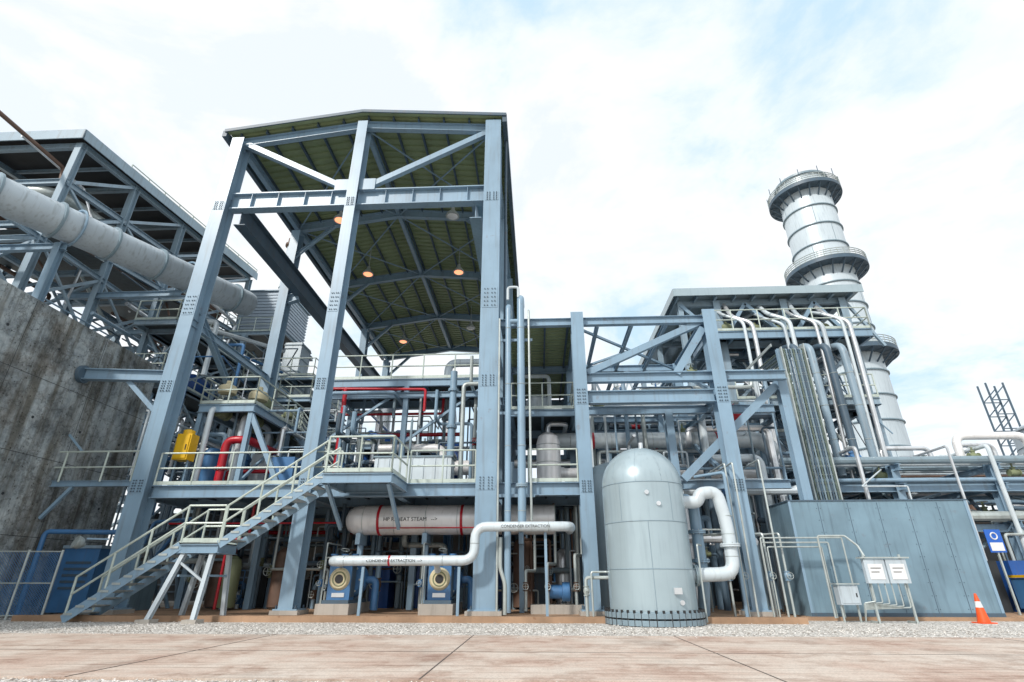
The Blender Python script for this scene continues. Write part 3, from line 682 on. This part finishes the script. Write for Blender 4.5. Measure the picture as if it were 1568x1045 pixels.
lathe(A,"shell","duct_white",(0.1,23.5,7.4),(0,0,1),[(.5,0),(.55,.1),(.55,1.3),(.4,1.5),(0,1.6)],24)
tube(A,"pipe","white_pipe",[(-.7,22.6,7.4),(-.7,22.6,9.6),(.6,22.6,9.6),(.6,22.6,7.4)],.09,10)
A.done()

# ------------------------------------------------------------ BOILER STRUCTURE
A=Asset("boiler_penthouse_structure")
XS=[9.2,12.5,15.4]; YS=[24,29,34]
for x in XS:
    for y in YS: ib(A,"column","steel_far",(x,y,.1),(x,y,14.0),.34,.38,(0,1,0),.02)
for y in YS:
    for z in (5.2,8.4,11.6,13.9): ib(A,"beam","steel_far",(7.4 if z>13 else 9.2,y,z),(15.6,y,z),.2,.32)
for x in XS:
    for z in (5.2,8.4,11.6,13.9): ib(A,"beam","steel_far",(x,24,z),(x,34,z),.2,.3)
for y in YS[:2]: ib(A,"column","steel_far",(7.4,y,7),(7.4,y,14),.25,.28,(0,1,0))
box(A,"canopy_roof","vessel",7.0,16.2,23.3,35,14.2,14.24)
bar(A,"fascia","vessel",(7.0,23.28,14.22),(16.2,23.28,14.22),.05,.42); bar(A,"fascia","vessel",(6.98,23.28,14.22),(6.98,35,14.22),.05,.42)
for i in range(10): ib(A,"rafters","steel_far",(7.2+i*.95,23.4,14.05),(7.2+i*.95,35,14.05),.1,.2)
for a,b_ in ((7.4,9.2),(10.6,9.2),(10.6,12.5),(14.0,12.5),(14.0,15.4)):
    bar(A,"v_brace","steel",(a,23.9,13.8),(b_,23.9,11.7),.18)
for a,b_ in ((9.2,12.5),(12.5,15.4)): bar(A,"x_brace","steel_far",(a,24,8.5),(b_,24,11.4),.14); bar(A,"x_brace","steel_far",(a,34,8.5),(b_,34,11.4),.14)
platform(A,8.2,15.8,23.0,25.5,11.9,"steel",rails="FLR",h=.38)
platform(A,9.2,15.4,23.3,25.5,8.6,"steel_far",rails="F",h=.3)
for i,x in enumerate((9.9,10.3,11.75,12.05,13.2,13.5,14.45,14.75)):
    r_=.10 if i%2 else .075
    zt=(13.5,13.9,13.3,13.7)[i%4]
    tube(A,"header_pipe",("white_pipe","alu","duct_white")[i%3],[(x-.7,26,14.0),(x-.7,24.0,zt),(x-.7,23.3,12.9-.1*(i%3)),(x,22.8,12.3-.1*(i%3)),(x,22.8,11.0),(x-.1,22.9,4.6)],r_,12,.3)
for i,x in enumerate((11.9,12.55,13.3,14.0)):
    tube(A,"riser","steel_far" if i%2 else "steel_dark",[(x,22.6,5.0),(x,22.6,10.9),(x-.4,24.5,11.3)],.16,16,.4)
    for z in (6.5,8,9.5): ring(A,"riser_band","galv",(x,22.6,z),(0,0,1),.163,.014,18,5)
for k in range(90):
    x=R.uniform(8.4,15.4); y=R.uniform(23.8,29); z=R.uniform(6,13.4)
    tube(A,"small_pipe",R.choice(mm),[(x,y,z),(x+R.uniform(-1.5,1.5),y,z),(x+R.uniform(-1,1),y-.6,z-R.uniform(1,3))],R.choice([.03,.05,.08]),8)
for x,y in ((11,24.2),(12,24.3),(9.5,24),(14.3,24.2)): actuator(A,x,y,11.9,"olive",.9)
box(A,"boiler_casing","cabin",9.6,15.2,29.5,45,5.6,11.2)
tube(A,"relief_vent","brown",[(12.0,26,14.2),(12.0,26,14.9)],.2,14); tube(A,"relief_vent","brown",[(12.6,26,14.2),(12.6,26,14.8)],.16,14)
bar(A,"stay","steel_far",(15.6,24,13.9),(16.9,24,11.4),.12)
A.done()
A=Asset("trussed_walkway_frame")
for y in (26,30):
    for z in (8.3,10.6): ib(A,"chord","duct_white",(2.2,y,z),(9.2,y,z),.16,.2)
    for i in range(4):
        x=2.2+1.75*i; bar(A,"web","duct_white",(x,y,8.3),(x+.9,y,10.6),.1); bar(A,"web","duct_white",(x+.9,y,10.6),(x+1.75,y,8.3),.1)
for x in (2.2,5.6,9.0):
    for y in (26,30): ib(A,"column","steel_far",(x,y,.1),(x,y,11.2),.22,.24,(0,1,0))
platform(A,2.2,9.0,26,30,8.5,"steel_far",rails="FL")
tube(A,"white_loop","white_pipe",[(2.9,25,8.6),(2.9,25,11.0),(4.0,25,11.0),(4.0,25,9)],.12,12,.3)
A.done()
A=Asset("cable_tray_riser")
for x in (9.95,10.85): bar(A,"side_rail","galv",(x,20,.3),(x,20,9.7),.05,.14,(0,1,0))
z=.4
while z<9.7: bar(A,"rung","galv",(9.95,20,z),(10.85,20,z),.03); z+=.3
for i in range(9): tube(A,"cable",("cable","vessel_trim","steel_dark","vessel_trim")[i%4],[(10.03+i*.093,19.94,.3),(10.03+i*.093,19.94,9.6),(10.03+i*.093,22.5,9.75)],.032,6)
for x in (9.9,10.9): ib(A,"support","steel",(x,20.2,.1),(x,20.2,9.7),.12,.14,(0,1,0))
for x in (9.6,10.9): bar(A,"tray_bend","galv",(x,20,9.8),(x,24,9.8),.04,.12)
A.done()
# ------------------------------------------------------------ PIPE RACK
A=Asset("pipe_rack")
for x in (10.8,14.2,18,22.5,27,32):
    for y in (22,26): ib(A,"column","steel",(x,y,.1),(x,y,5.3),.3,.34,(0,1,0),.02)
    for z in (3.0,4.4,5.15): ib(A,"cross_beam","steel",(x,21.5,z),(x,26.5,z),.18,.24)
for y in (22,26):
    ib(A,"long_beam","steel",(9,y,4.45),(36,y,4.45),.2,.40); ib(A,"long_beam","steel",(9,y,2.9),(36,y,2.9),.16,.26)
for lev,(z,num) in enumerate(((3.12,9),(4.58,12),(5.28,9))):
    for i in range(num):
        y=21.7+i*4.6/num; r_=R.choice([.05,.06,.08,.11,.15] if lev else [.06,.11,.18]); 
        tube(A,"rack_pipe",R.choice(["alu","white_pipe","galv","steel","alu","vessel_trim","brown","steel_dark"]),[(R.uniform(8,10),y,z+r_),(38,y,z+r_)],r_,10)
for x in (12,15.5,17,20,24): 
    y=R.uniform(21.2,21.5); tube(A,"drop",R.choice(mm),[(x,y+2,5.5),(x,y+2,5.9),(x+.6,y+2,5.9),(x+.6,y,5.9),(x+.6,y,.1)],R.choice([.05,.08,.1]),10)
tube(A,"expansion_loop","alu_bright",[(17.2,22.2,5.5),(17.2,22.2,6.5),(20.0,22.2,6.5),(20.0,22.2,5.5)],.16,14,.4)
tube(A,"expansion_loop","alu",[(17.9,23.2,5.5),(17.9,23.2,6.35),(19.4,23.2,6.35),(19.4,23.2,5.5)],.10,14,.3)
tube(A,"expansion_loop","alu",[(14.6,23,5.5),(14.6,23,6.2),(16.6,23,6.2),(16.6,23,5.5)],.1,14,.3)
for k in range(70):
    x=R.uniform(12,26); y=R.uniform(20.2,24); z=R.uniform(1.5,4.3)
    tube(A,"small_pipe",R.choice(mm),[(x,y,.1),(x,y,z),(x+R.uniform(-2,2),y,z),(x+R.uniform(-2,2),y+1,z+.8)],R.choice([.03,.05,.08]),8)
for k in range(40): x=R.uniform(9.5,26); y=R.uniform(21.6,24); valve(A,(x,y,R.choice([3.5,4.95,5.6])),(1,0,0),R.choice([.06,.09,.12]),R.choice(["steel_dark","blue_lt","olive"]))
for x in (13.5,15,16.2,18.5): box(A,"equipment_box",R.choice(["steel_dark","blue","dark"]),x,x+.8,20.5,21.3,.1,R.uniform(1.2,2.4))
A.done()
A=Asset("background_process_plant")
for k in range(90):
    x=R.uniform(9,42); y=R.uniform(29,48); z=R.uniform(2,6.4); m_=R.choice(["alu","galv","steel","brown","steel_dark","steel_dark"])
    tube(A,"pipe",m_,[(x,y,.1),(x,y,z),(x+R.uniform(-6,6),y,z),(x+R.uniform(-3,3),y+2,z)],R.choice([.06,.1,.2,.3]),8)
for x in range(14,46,4):
    ib(A,"column","steel",(x,34,.1),(x,34,6.4),.3,.3,(0,1,0)); ib(A,"beam","steel",(x,34,6.2),(x+4,34,6.2),.2,.3); ib(A,"beam","steel",(x,34,4),(x+4,34,4),.2,.3)
box(A,"rear_building","steel_dark",18,46,50,58,0,6.5); box(A,"rear_building","screen_paint",2,16,46,52,0,5.2); box(A,"rear_building","steel_dark",-12,1.5,46,52,0,8.5)
box(A,"dark_plant_wall","dark",9,40,30.8,31,0.1,3.2)
A.done()
# ------------------------------------------------------------ EXHAUST STACK
A=Asset("exhaust_stack")
sx,sy,sr=37.75,60,3.15
lathe(A,"shell","stack_paint",(sx,sy,0),(0,0,1),[(sr,0),(sr,51.3),(sr-.15,51.3),(sr-.15,49)],64)
z=2.5
while z<51: 
    lathe(A,"stiffener_ring","vessel_trim",(sx,sy,z),(0,0,1),[(sr,-.08),(sr+.18,-.06),(sr+.18,.06),(sr,.08)],64); z+=2.9
for k in range(17):
    a=R.uniform(3.2,6.2); z=2.5+2.9*k; cyl(A,"plate_seam","vessel_trim",(sx+sr*math.cos(a),sy+sr*math.sin(a),z),(sx+sr*math.cos(a),sy+sr*math.sin(a),z+2.9),.03,seg=5)
lathe(A,"rim","vessel_trim",(sx,sy,51.2),(0,0,1),[(sr-.1,0),(sr+.25,0),(sr+.25,.3),(sr-.1,.3)],64)
def ringplat(z,out):
    ro=sr+out
    lathe(A,"gallery_floor","grating",(sx,sy,z),(0,0,1),[(sr+.05,0),(ro,0),(ro,.08),(sr+.05,.08)],64)
    lathe(A,"gallery_edge","steel_dark",(sx,sy,z),(0,0,1),[(ro,-.25),(ro+.06,-.25),(ro+.06,.25),(ro,.25)],64)
    for k in range(40):
        a=k/40*2*math.pi; c,s=math.cos(a),math.sin(a)
        cyl(A,"gallery_post","galv",(sx+c*ro,sy+s*ro,z),(sx+c*ro,sy+s*ro,z+1.15),.045,seg=6)
        if k%2==0: 
            bar(A,"gallery_bracket","steel_dark",(sx+c*sr,sy+s*sr,z-1.5),(sx+c*ro,sy+s*ro,z-.1),.14)
            bar(A,"gallery_bracket","steel_dark",(sx+c*sr,sy+s*sr,z-.2),(sx+c*ro,sy+s*ro,z-.2),.18)
    for hh in (.3,.58,.86,1.15): ring(A,"gallery_rail","galv",(sx,sy,z+hh),(0,0,1),ro,.055,64,5)
ringplat(49.0,1.3); ringplat(37.0,1.5); ringplat(25.2,1.6)
for k in range(12):
    a=k/12*2*math.pi; cyl(A,"lightning_rod","steel_dark",(sx+math.cos(a)*(sr+1.3),sy+math.sin(a)*(sr+1.3),50.1),(sx+math.cos(a)*(sr+1.3),sy+math.sin(a)*(sr+1.3),51.2),.05,seg=5)
A.done()
A=Asset("storage_tank")
tx,ty=28.8,28
lathe(A,"shell","duct_white",(tx,ty,0),(0,0,1),[(3.2,0.1),(3.2,8.3),(3.3,8.35),(3.3,8.45),(2.2,9.0),(0,9.3)],48)
for z in (2,4,6,7.5): ring(A,"weld","vessel_trim",(tx,ty,z),(0,0,1),3.2,.03,48,5)
A.done()
A=Asset("lattice_mast")
mx0,my0=43.4,50
for dx,dy in ((0,0),(1.6,0),(1.6,1),(0,1)): cyl(A,"leg","steel_dark",(mx0+dx,my0+dy,0),(mx0+dx,my0+dy,18.5),.09,seg=6)
for i in range(13):
    z=i*1.4
    for dy in (0,1): bar(A,"lacing","steel_dark",(mx0,my0+dy,z),(mx0+1.6,my0+dy,z+1.4),.08); bar(A,"lacing","steel_dark",(mx0,my0+dy,z),(mx0+1.6,my0+dy,z),.08)
A.done()

# ------------------------------------------------------------ SCREEN ENCLOSURE
A=Asset("steel_plate_enclosure")
x0,x1,y0,y1,zt=8.05,13.6,18.0,19.6,3.4
box(A,"walls","screen_paint",x0,x1,y0,y1,.1,zt)
box(A,"roof_cap","steel_dark",x0-.03,x1+.03,y0-.03,y1+.03,zt,zt+.04)
for i in range(1,6):
    x=x0+(x1-x0)*i/6; box(A,"panel_joint","steel_dark",x-.008,x+.008,y0-.006,y0-.002,.14,zt-.05)
    for k in range(9):
        for s in (-.06,.06): cyl(A,"rivet","steel_dark",(x+s,y0-.001,.3+k*.36),(x+s,y0-.012,.3+k*.36),.012,seg=6)
for x in (x0+.04,x1-.04): box(A,"corner_angle","steel",x-.04,x+.04,y0-.02,y0-.003,.1,zt)
box(A,"base_angle","steel_dark",x0,x1,y0-.03,y0-.021,.1,.2)
box(A,"kerb","conc_brown",x0-.3,x1+.3,y0-.25,y1,-.05,.1)
A.done()
A=Asset("junction_box_stand")
for x in (9.25,10.25): bar(A,"post","galv",(x,16.7,0),(x,16.7,1.75),.05); bar(A,"foot","galv",(x,16.7,.03),(x,17.1,.03),.05)
for x in (9.15,9.75): box(A,"box","duct_white",x,x+.56,16.55,16.68,1.0,1.62); box(A,"label_plate","reflect",x+.08,x+.48,16.535,16.546,1.1,1.5); box(A,"label_text","black",x+.14,x+.42,16.531,16.534,1.38,1.40); box(A,"label_text","black",x+.14,x+.36,16.531,16.534,1.28,1.30)
for k in range(6): tube(A,"conduit","galv",[(9.25+.18*k,16.62,1.0),(9.25+.18*k,16.62,.55-.03*k),(9.0,16.75,.5-.03*k),(9.0,16.9,.02)],.018,6)
box(A,"hood","galv",9.05,10.4,16.5,16.72,1.64,1.68)
A.done()
A=Asset("small_electrical_cabinet")
box(A,"body","duct_white",8.45,9.0,16.9,17.15,.45,.95); box(A,"door","duct_white",8.49,8.96,16.885,16.897,.49,.91)
box(A,"hood","galv",8.4,9.05,16.85,17.2,.97,1.0); box(A,"latch","black",8.9,8.93,16.87,16.884,.65,.75)
for x in (8.5,8.95): bar(A,"leg","galv",(x,17.05,0),(x,17.05,.45),.04)
A.done()
A=Asset("conduit_frame")
for (xa,xb,z,y) in ((6.7,9.1,2.25,17.3),(6.7,8.7,2.12,17.35),(6.9,8.5,2.0,17.4)):
    tube(A,"conduit","galv",[(xa,y,.1),(xa,y,z),(xb,y,z),(xb,y,.1)],.022,8)
tube(A,"conduit","galv",[(8.4,17.3,.1),(8.4,17.3,2.3),(9.2,17.3,2.3),(9.35,17,2.0),(9.35,16.8,1.7)],.03,8)
A.done()
A=Asset("traffic_cone")
cx,cy=12.15,16.9
box(A,"base","orange",cx-.2,cx+.2,cy-.2,cy+.2,0.0,.035)
lathe(A,"body","orange",(cx,cy,.035),(0,0,1),[(.15,0),(.09,.36)],24)
lathe(A,"stripe","reflect",(cx,cy,.395),(0,0,1),[(.091,0),(.066,.15)],24)
lathe(A,"tip","orange",(cx,cy,.545),(0,0,1),[(.065,0),(.028,.2),(.0,.2)],24)
A.done()
A=Asset("safety_sign")
box(A,"plate","sign_blue",14.6,15.1,19.0,19.02,1.9,2.6); box(A,"panel","reflect",14.65,15.05,18.985,18.997,1.95,2.2)
ring(A,"symbol","reflect",(14.85,18.99,2.4),(0,1,0),.1,.02,20,5); bar(A,"post","galv",(14.85,19.06,0.1),(14.85,19.06,2.6),.05)
A.done()
A=Asset("blue_waste_bin")
box(A,"body","blue_lt",15.6,16.3,19.2,19.9,.25,1.15); box(A,"lid","yellow",15.55,16.35,19.15,19.95,1.16,1.24)
for x in (15.7,16.2): cyl(A,"wheel","black",(x-.05,19.25,.2),(x+.05,19.25,.2),.1,seg=14)
A.done()

# ------------------------------------------------------------ LEFT: CONCRETE WALL
A=Asset("concrete_blast_wall")
box(A,"wall","blast_wall",-17.9,-17,6,21.3,0,9.85)
for z in (2.4,4.9,7.4): box(A,"pour_joint","dark",-16.999,-16.996,6,21.3,z-.008,z+.008)
for y in (9,12,15,18.2): box(A,"pour_joint","dark",-16.9995,-16.9965,y-.008,y+.008,0,9.8)
for y in range(8,21,2):
    for z in (1.2,3.6,6.1,8.6): cyl(A,"form_tie_hole","dark",(-17.0,y+.4,z),(-16.994,y+.4,z),.05,seg=10)
A.done()
A=Asset("wall_support_girder")
ib(A,"girder","steel",(-17,17.6,8.1),(XL-.25,18,8.1),.28,.42); cyl(A,"girder_end","steel_dark",(-17,17.6,8.1),(-16.85,17.62,8.1),.33)
bar(A,"strut","steel",(XL-.3,18.1,6.6),(-15.3,17.9,7.9),.16)
ib(A,"walkway_beam","steel",(-17,18,4.15),(XL-.3,18,4.15),.14,.2)
tube(A,"rail","rail_paint",[(-17,17.9,5.25),(XL-.3,17.9,5.25)],.033,8); tube(A,"rail","rail_paint",[(-17,17.9,4.7),(XL-.3,17.9,4.7)],.028,8)
for x in (-16.7,-15.2,-14.1): cyl(A,"post","rail_paint",(x,17.9,4.2),(x,17.9,5.25),.033,seg=8)
bar(A,"knee","steel",(-16.98,18,3.0),(-16.2,18,4.05),.1); bar(A,"knee","steel",(-16.98,18,5.9),(-16.3,18,5.3),.06)
A.done()
A=Asset("chain_link_fence")
pts=[(-14.9,17.0),(-15.9,16.9),(-16.9,16.8)]
for x,y in pts: cyl(A,"post","galv",(x,y,0),(x,y,1.95),.035,seg=8)
for z in (.12,1.0,1.9): tube(A,"rail","galv",[(pts[0][0],pts[0][1],z),(pts[-1][0],pts[-1][1],z)],.022,6)
for i in range(-26,27):
    for s in (1,-1):
        xa=i*.08; xb=xa+1.8*s
        ta=(0-xa)/(xb-xa); tb=(2.0-xa)/(xb-xa); t0=max(0,min(ta,tb)); t1=min(1,max(ta,tb))
        if t1>t0: 
            f=lambda t:(-14.9-(xa+(xb-xa)*t),17.0-(xa+(xb-xa)*t)*.1,.12+1.78*t)
            bar(A,"mesh_wire","blue_lt",f(t0),f(t1),.011)
A.done()
A=Asset("blue_equipment_cabinet")
box(A,"body","blue_lt",-16.6,-15.3,19.0,20.6,.1,2.1); box(A,"lid","steel_far",-16.65,-15.25,18.95,20.65,2.1,2.2)
box(A,"body","screen_paint",-15.2,-14.2,19.6,20.8,.1,1.7); 
for i in range(5): box(A,"louvre","steel_dark",-16.4,-15.5,18.98,18.995,.8+i*.2,.88+i*.2)
tube(A,"pipe","blue_lt",[(-16.8,18.2,.1),(-16.8,18.2,2.6),(-14.2,18.8,2.6)],.08,12)
for i in range(8): tube(A,"pipe",R.choice(["steel_dark","blue_lt","steel"]),[(R.uniform(-16.8,-14),R.uniform(20.8,23),.1),(R.uniform(-16.8,-14),22,R.uniform(2,3.4)),(-13.8,22,3.4)],.07,8)
A.done()
A=Asset("floodlight")
bar(A,"bracket","steel",(-14,17.6,2.3),(-14.5,17.3,2.3),.05); lathe(A,"head","galv",(-14.5,17.3,2.1),(-.3,-.5,.2),[(.05,0),(.18,.15),(.2,.3),(0,.3)],16)
A.done()
# ------------------------------------------------------------ LEFT: GALLERY, DUCT PIPE
A=Asset("overhead_duct_pipe")
P=[(-22.6,9.5,14.1),(-16.1,25.6,15.3)]
a=V(P[0]); b_=V(P[1]); d=(b_-a).normalized()
L=(b_-a).length
lathe(A,"shell","duct_white",a,d,[(.72,0),(.72,L-.4),(.66,L-.15),(.4,L),(0,L)],36)
t=1.5
while t<L-.3: lathe(A,"joint_ring","vessel_trim",a+d*t,d,[(.72,-.05),(.82,-.04),(.82,.04),(.72,.05)],36); t+=2.1
for t in (3.5,8.5,13.5):
    q=a+d*t; ring(A,"hanger","steel",q,d,.84,.05,24,6)
    if q.x<-17.9 and t>8: ib(A,"support_leg","steel",(q.x-.3,q.y,0),(q.x-.3,q.y,q.z-.8),.3,.3,(0,1,0))
    ib(A,"hanger_beam","steel",(q.x,q.y,q.z-.95),(-24,q.y,q.z-.95),.2,.3)
A.done()
A=Asset("conveyor_gallery")
gx0,gx1=-27.5,-22
gy=[10,14,18.4,22,26,30,34]
def gz(y): return max(0,(y-18.2)/16*1.9)
for x in (gx0,gx1):
    for z in (15.8,18.2,20.5): ib(A,"chord","steel_far",(x,18.4,z),(x,34,z+gz(34)),.22,.3)
    for y0_,y1_ in zip(gy[2:-1],gy[3:]):
        dz=gz(y0_); dz1=gz(y1_)
        bar(A,"web","steel_far",(x,y0_,15.8+dz),(x,y1_,18.2+dz1),.16); bar(A,"web","steel_far",(x,y1_,15.8+dz1),(x,y0_,18.2+dz),.12)
        bar(A,"web","steel_far",(x,y0_,18.2+dz),(x,y1_,20.5+dz1),.16)
for y in gy:
    dz=gz(y)
    for x in (gx0,gx1):
        ib(A,"column","steel_far",(x,y,0),(x,y,(20.5 if y>=18 else 14)+dz),.32,.32,(0,1,0))
    for z in (4,8,12,15)+((15.8,18.2,20.4) if y>=18 else ()): ib(A,"cross_beam","steel_far",(gx0,y,z+dz),(gx1,y,z+dz),.2,.28)
    for z0_,z1_ in ((4,8),(8,12),(12,15)): bar(A,"brace","steel_far",(gx0,y,z0_),(gx1,y,z1_),.14); bar(A,"brace","steel_far",(gx1,y,z0_),(gx0,y,z1_),.14)
for y0_,y1_ in zip(gy[:-1],gy[1:]):
    for x in (gx0,gx1,-24.8):
        for z in (8,12,15): ib(A,"strut","steel_far",(x,y0_,z),(x,y1_,z),.18,.24)
        for z0_,z1_ in ((8,12),(12,15),(4,8)): bar(A,"side_brace","steel_far",(x,y0_,z0_),(x,y1_,z1_),.14); bar(A,"side_brace","steel_far",(x,y1_,z0_),(x,y0_,z1_),.1)
vs=[(gx0-.3,18.0,20.75),(gx1+.35,18.0,20.75),(gx1+.35,34.3,22.68),(gx0-.3,34.3,22.68)]
A.add("roof","dark",vs+[(a_,b2,c_+.08) for a_,b2,c_ in vs],[(0,3,2,1),(4,5,6,7),(0,1,5,4),(1,2,6,5),(2,3,7,6),(3,0,4,7)])
bar(A,"fascia","steel_far",(gx1+.38,18.0,20.8),(gx1+.38,34.3,22.73),.05,.55); bar(A,"fascia","steel_far",(-40,17.95,20.8),(gx1+.38,17.95,20.8),.05,.55)
vs=[(-40,18,20.74),(gx0,18,20.74),(gx0,24,20.74),(-40,24,20.74)]; A.add("roof","dark",vs,[(0,1,2,3)])
for i in range(9): ib(A,"roof_purlin","steel_far",(gx0,18.5+i*1.9,20.6+gz(18.5+i*1.9)),(gx1,18.5+i*1.9,20.6+gz(18.5+i*1.9)),.1,.2)
rail(A,[(gx1+.3,21,21.3),(gx1+.3,34.2,22.9)],h=.4,toe=False)
vs=[(gx0,18.4,15.55),(gx1,18.4,15.55),(gx1,34,17.4),(gx0,34,17.4)]; A.add("conveyor_floor","grating",vs,[(0,1,2,3)])
rail(A,[(gx1,18.4,15.9),(gx1,34,17.7)],toe=False)
tube(A,"duct","brown",[(-26,18,17.4),(-23.5,33,19.0)],.8,20); tube(A,"duct","galv",[(-30,19,18.9),(-24,20,18.9),(-24,31,19.9)],.35,14)
box(A,"machinery","brown",-26.5,-24,22,26,16.4,18.2)
for k in range(80):
    x=R.uniform(-27,-21.2); y=R.uniform(13,36); z=R.uniform(7,19.5)
    tube(A,"service_pipe",R.choice(["galv","alu","steel","steel_dark","steel_dark","brown"]),[(x,y,z),(x,y+R.uniform(1,5),z),(x+R.uniform(-2,2),y+4,z-R.uniform(0,3))],R.choice([.04,.06,.1]),8)
A.done()
A=Asset("lattice_support_frame")
for y in (24,29,34,39):
    for x in (-20.4,-18.2): ib(A,"column","steel_far",(x,y,0),(x,y,15.2),.26,.26,(0,1,0))
    for z in (4,7,10,13,15): ib(A,"beam","steel_far",(-22,y,z),(-18.2,y,z),.18,.24)
    for z in (4,7,10,): bar(A,"brace","steel_far",(-20.4,y,z),(-18.2,y,z+3),.1); bar(A,"brace","steel_far",(-18.2,y,z),(-20.4,y,z+3),.1)
for y in (24,29,34):
    for x in (-20.4,-18.2):
        for z in (7,10,13): ib(A,"strut","steel_far",(x,y,z),(x,y+5,z),.16,.2)
        for z in (7,10): bar(A,"brace","steel_far",(x,y,z),(x,y+5,z+3),.1); bar(A,"brace","steel_far",(x,y,z+3),(x,y+5,z),.1)
platform(A,-20.4,-18.2,23,39,10.2,"steel_far",rails="FR")
platform(A,-20.4,-18.2,23,39,13.2,"steel_far",rails="FR")
for k in range(90):
    x=R.uniform(-21,-14.5); y=R.uniform(23,38); z=R.uniform(4,13.5)
    tube(A,"service_pipe",R.choice(["galv","alu","steel","steel_dark","blue_lt","steel_dark","white_pipe"]),[(x,y,z-3),(x,y,z),(x+R.uniform(-2,2),y,z),(x+R.uniform(-1,2),y+4,z)],R.choice([.04,.06,.08,.13]),8)
lathe(A,"drum","blue",(-19,26,10.9),(0,1,0),[(0,0),(.5,.1),(.6,.3),(.6,2),(.5,2.2),(0,2.3)],20)
A.done()
A=Asset("corrugated_cabin")
x0,x1,y0,y1,z0,z1=-22,-18.8,34,38,17.4,21.2
box(A,"core","cabin",x0,x1,y0,y1,z0,z1)
z=z0+.1
while z<z1-.15:
    box(A,"corrugation","cabin",x0-.05,x1+.05,y0-.05,y1+.05,z,z+.11); z+=.26
box(A,"roof","steel_far",x0-.15,x1+.15,y0-.15,y1+.15,z1,z1+.08)
for x in (x0+.2,x1-.2):
    for y in (y0+.2,y1-.2): ib(A,"leg","steel_far",(x,y,0),(x,y,z0),.28,.28,(0,1,0))
platform(A,x0-.5,x1+1,y0-1,y1,z0-.05,"steel_far",rails="F")
A.done()
A=Asset("slim_chimney")
cyl(A,"flue","duct_white",(-22.5,40,0),(-22.5,40,29.6),.42,seg=24)
lathe(A,"cap","brown",(-22.5,40,29.4),(0,0,1),[(.42,0),(.62,.1),(.62,.3),(.44,.35),(.44,.9),(0,1.0)],24)
for z in (18,21.5,25): ring(A,"band","vessel_trim",(-22.5,40,z),(0,0,1),.43,.05,24,6)
for z in (20,24.5): cyl(A,"red_band","red",(-22.5,40,z),(-22.5,40,z+.25),.43,seg=24)
A.done()

# ------------------------------------------------------------ WORLD
SE=math.radians(38); SR=math.radians(215)
w=bpy.data.worlds.new("World"); scene.world=w; w.use_nodes=True
n=w.node_tree.nodes; l=w.node_tree.links
bg=n["Background"]; out=n["World Output"]
sk=n.new("ShaderNodeTexSky"); sk.sky_type='NISHITA'; sk.sun_disc=False; sk.sun_elevation=SE; sk.sun_rotation=SR
l.new(sk.outputs[0],bg.inputs[0]); bg.inputs[1].default_value=0.15
tc=n.new("ShaderNodeTexCoord"); sx_=n.new("ShaderNodeSeparateXYZ"); l.new(tc.outputs["Generated"],sx_.inputs[0])
ad=n.new("ShaderNodeMath"); ad.operation='ADD'; ad.inputs[1].default_value=.25; l.new(sx_.outputs[2],ad.inputs[0])
mxm=n.new("ShaderNodeMath"); mxm.operation='MAXIMUM'; mxm.inputs[1].default_value=.1; l.new(ad.outputs[0],mxm.inputs[0])
dv=n.new("ShaderNodeVectorMath"); dv.operation='DIVIDE'; l.new(tc.outputs["Generated"],dv.inputs[0])
cb=n.new("ShaderNodeCombineXYZ"); 
for i in range(3): l.new(mxm.outputs[0],cb.inputs[i])
l.new(cb.outputs[0],dv.inputs[1])
nz=n.new("ShaderNodeTexNoise"); nz.inputs["Scale"].default_value=2.2; nz.inputs["Detail"].default_value=9; nz.inputs["Roughness"].default_value=.6; nz.inputs["Distortion"].default_value=.35
mp=n.new("ShaderNodeMapping"); mp.inputs["Location"].default_value=(2.3,1.1,0); l.new(dv.outputs[0],mp.inputs[0]); l.new(mp.outputs[0],nz.inputs["Vector"])
cr=n.new("ShaderNodeValToRGB"); e=cr.color_ramp.elements
e[0].position=.34; e[0].color=(.60,.80,.96,1); e[1].position=.62; e[1].color=(.86,.92,.98,1)
x=e.new(.46); x.color=(.90,.97,1,1); x=e.new(.54); x.color=(1,1,1,1)
l.new(nz.outputs["Fac"],cr.inputs[0])
bg2=n.new("ShaderNodeBackground"); l.new(cr.outputs[0],bg2.inputs[0]); bg2.inputs[1].default_value=1.17
ms=n.new("ShaderNodeMixShader"); ms.inputs[0].default_value=.88; l.new(bg.outputs[0],ms.inputs[1]); l.new(bg2.outputs[0],ms.inputs[2]); l.new(ms.outputs[0],out.inputs[0])
sd=bpy.data.lights.new("sun",'SUN'); sd.energy=3.0; sd.angle=math.radians(5); sd.color=(1,.95,.88)
so=bpy.data.objects.new("sun",sd); scene.collection.objects.link(so)
dirv=V((-.55*math.cos(SE),-.83*math.cos(SE),math.sin(SE)))
so.rotation_euler=dirv.to_track_quat('Z','Y').to_euler(); so.location=dirv*60

c=bpy.data.cameras.new("camera"); c.sensor_width=36; c.lens=804/1568*36; c.clip_start=.1; c.clip_end=6000
o=bpy.data.objects.new("camera",c); scene.collection.objects.link(o); scene.camera=o
o.location=(0,0,1.05); o.rotation_euler=(math.radians(90+24.6),0,math.radians(2.75))
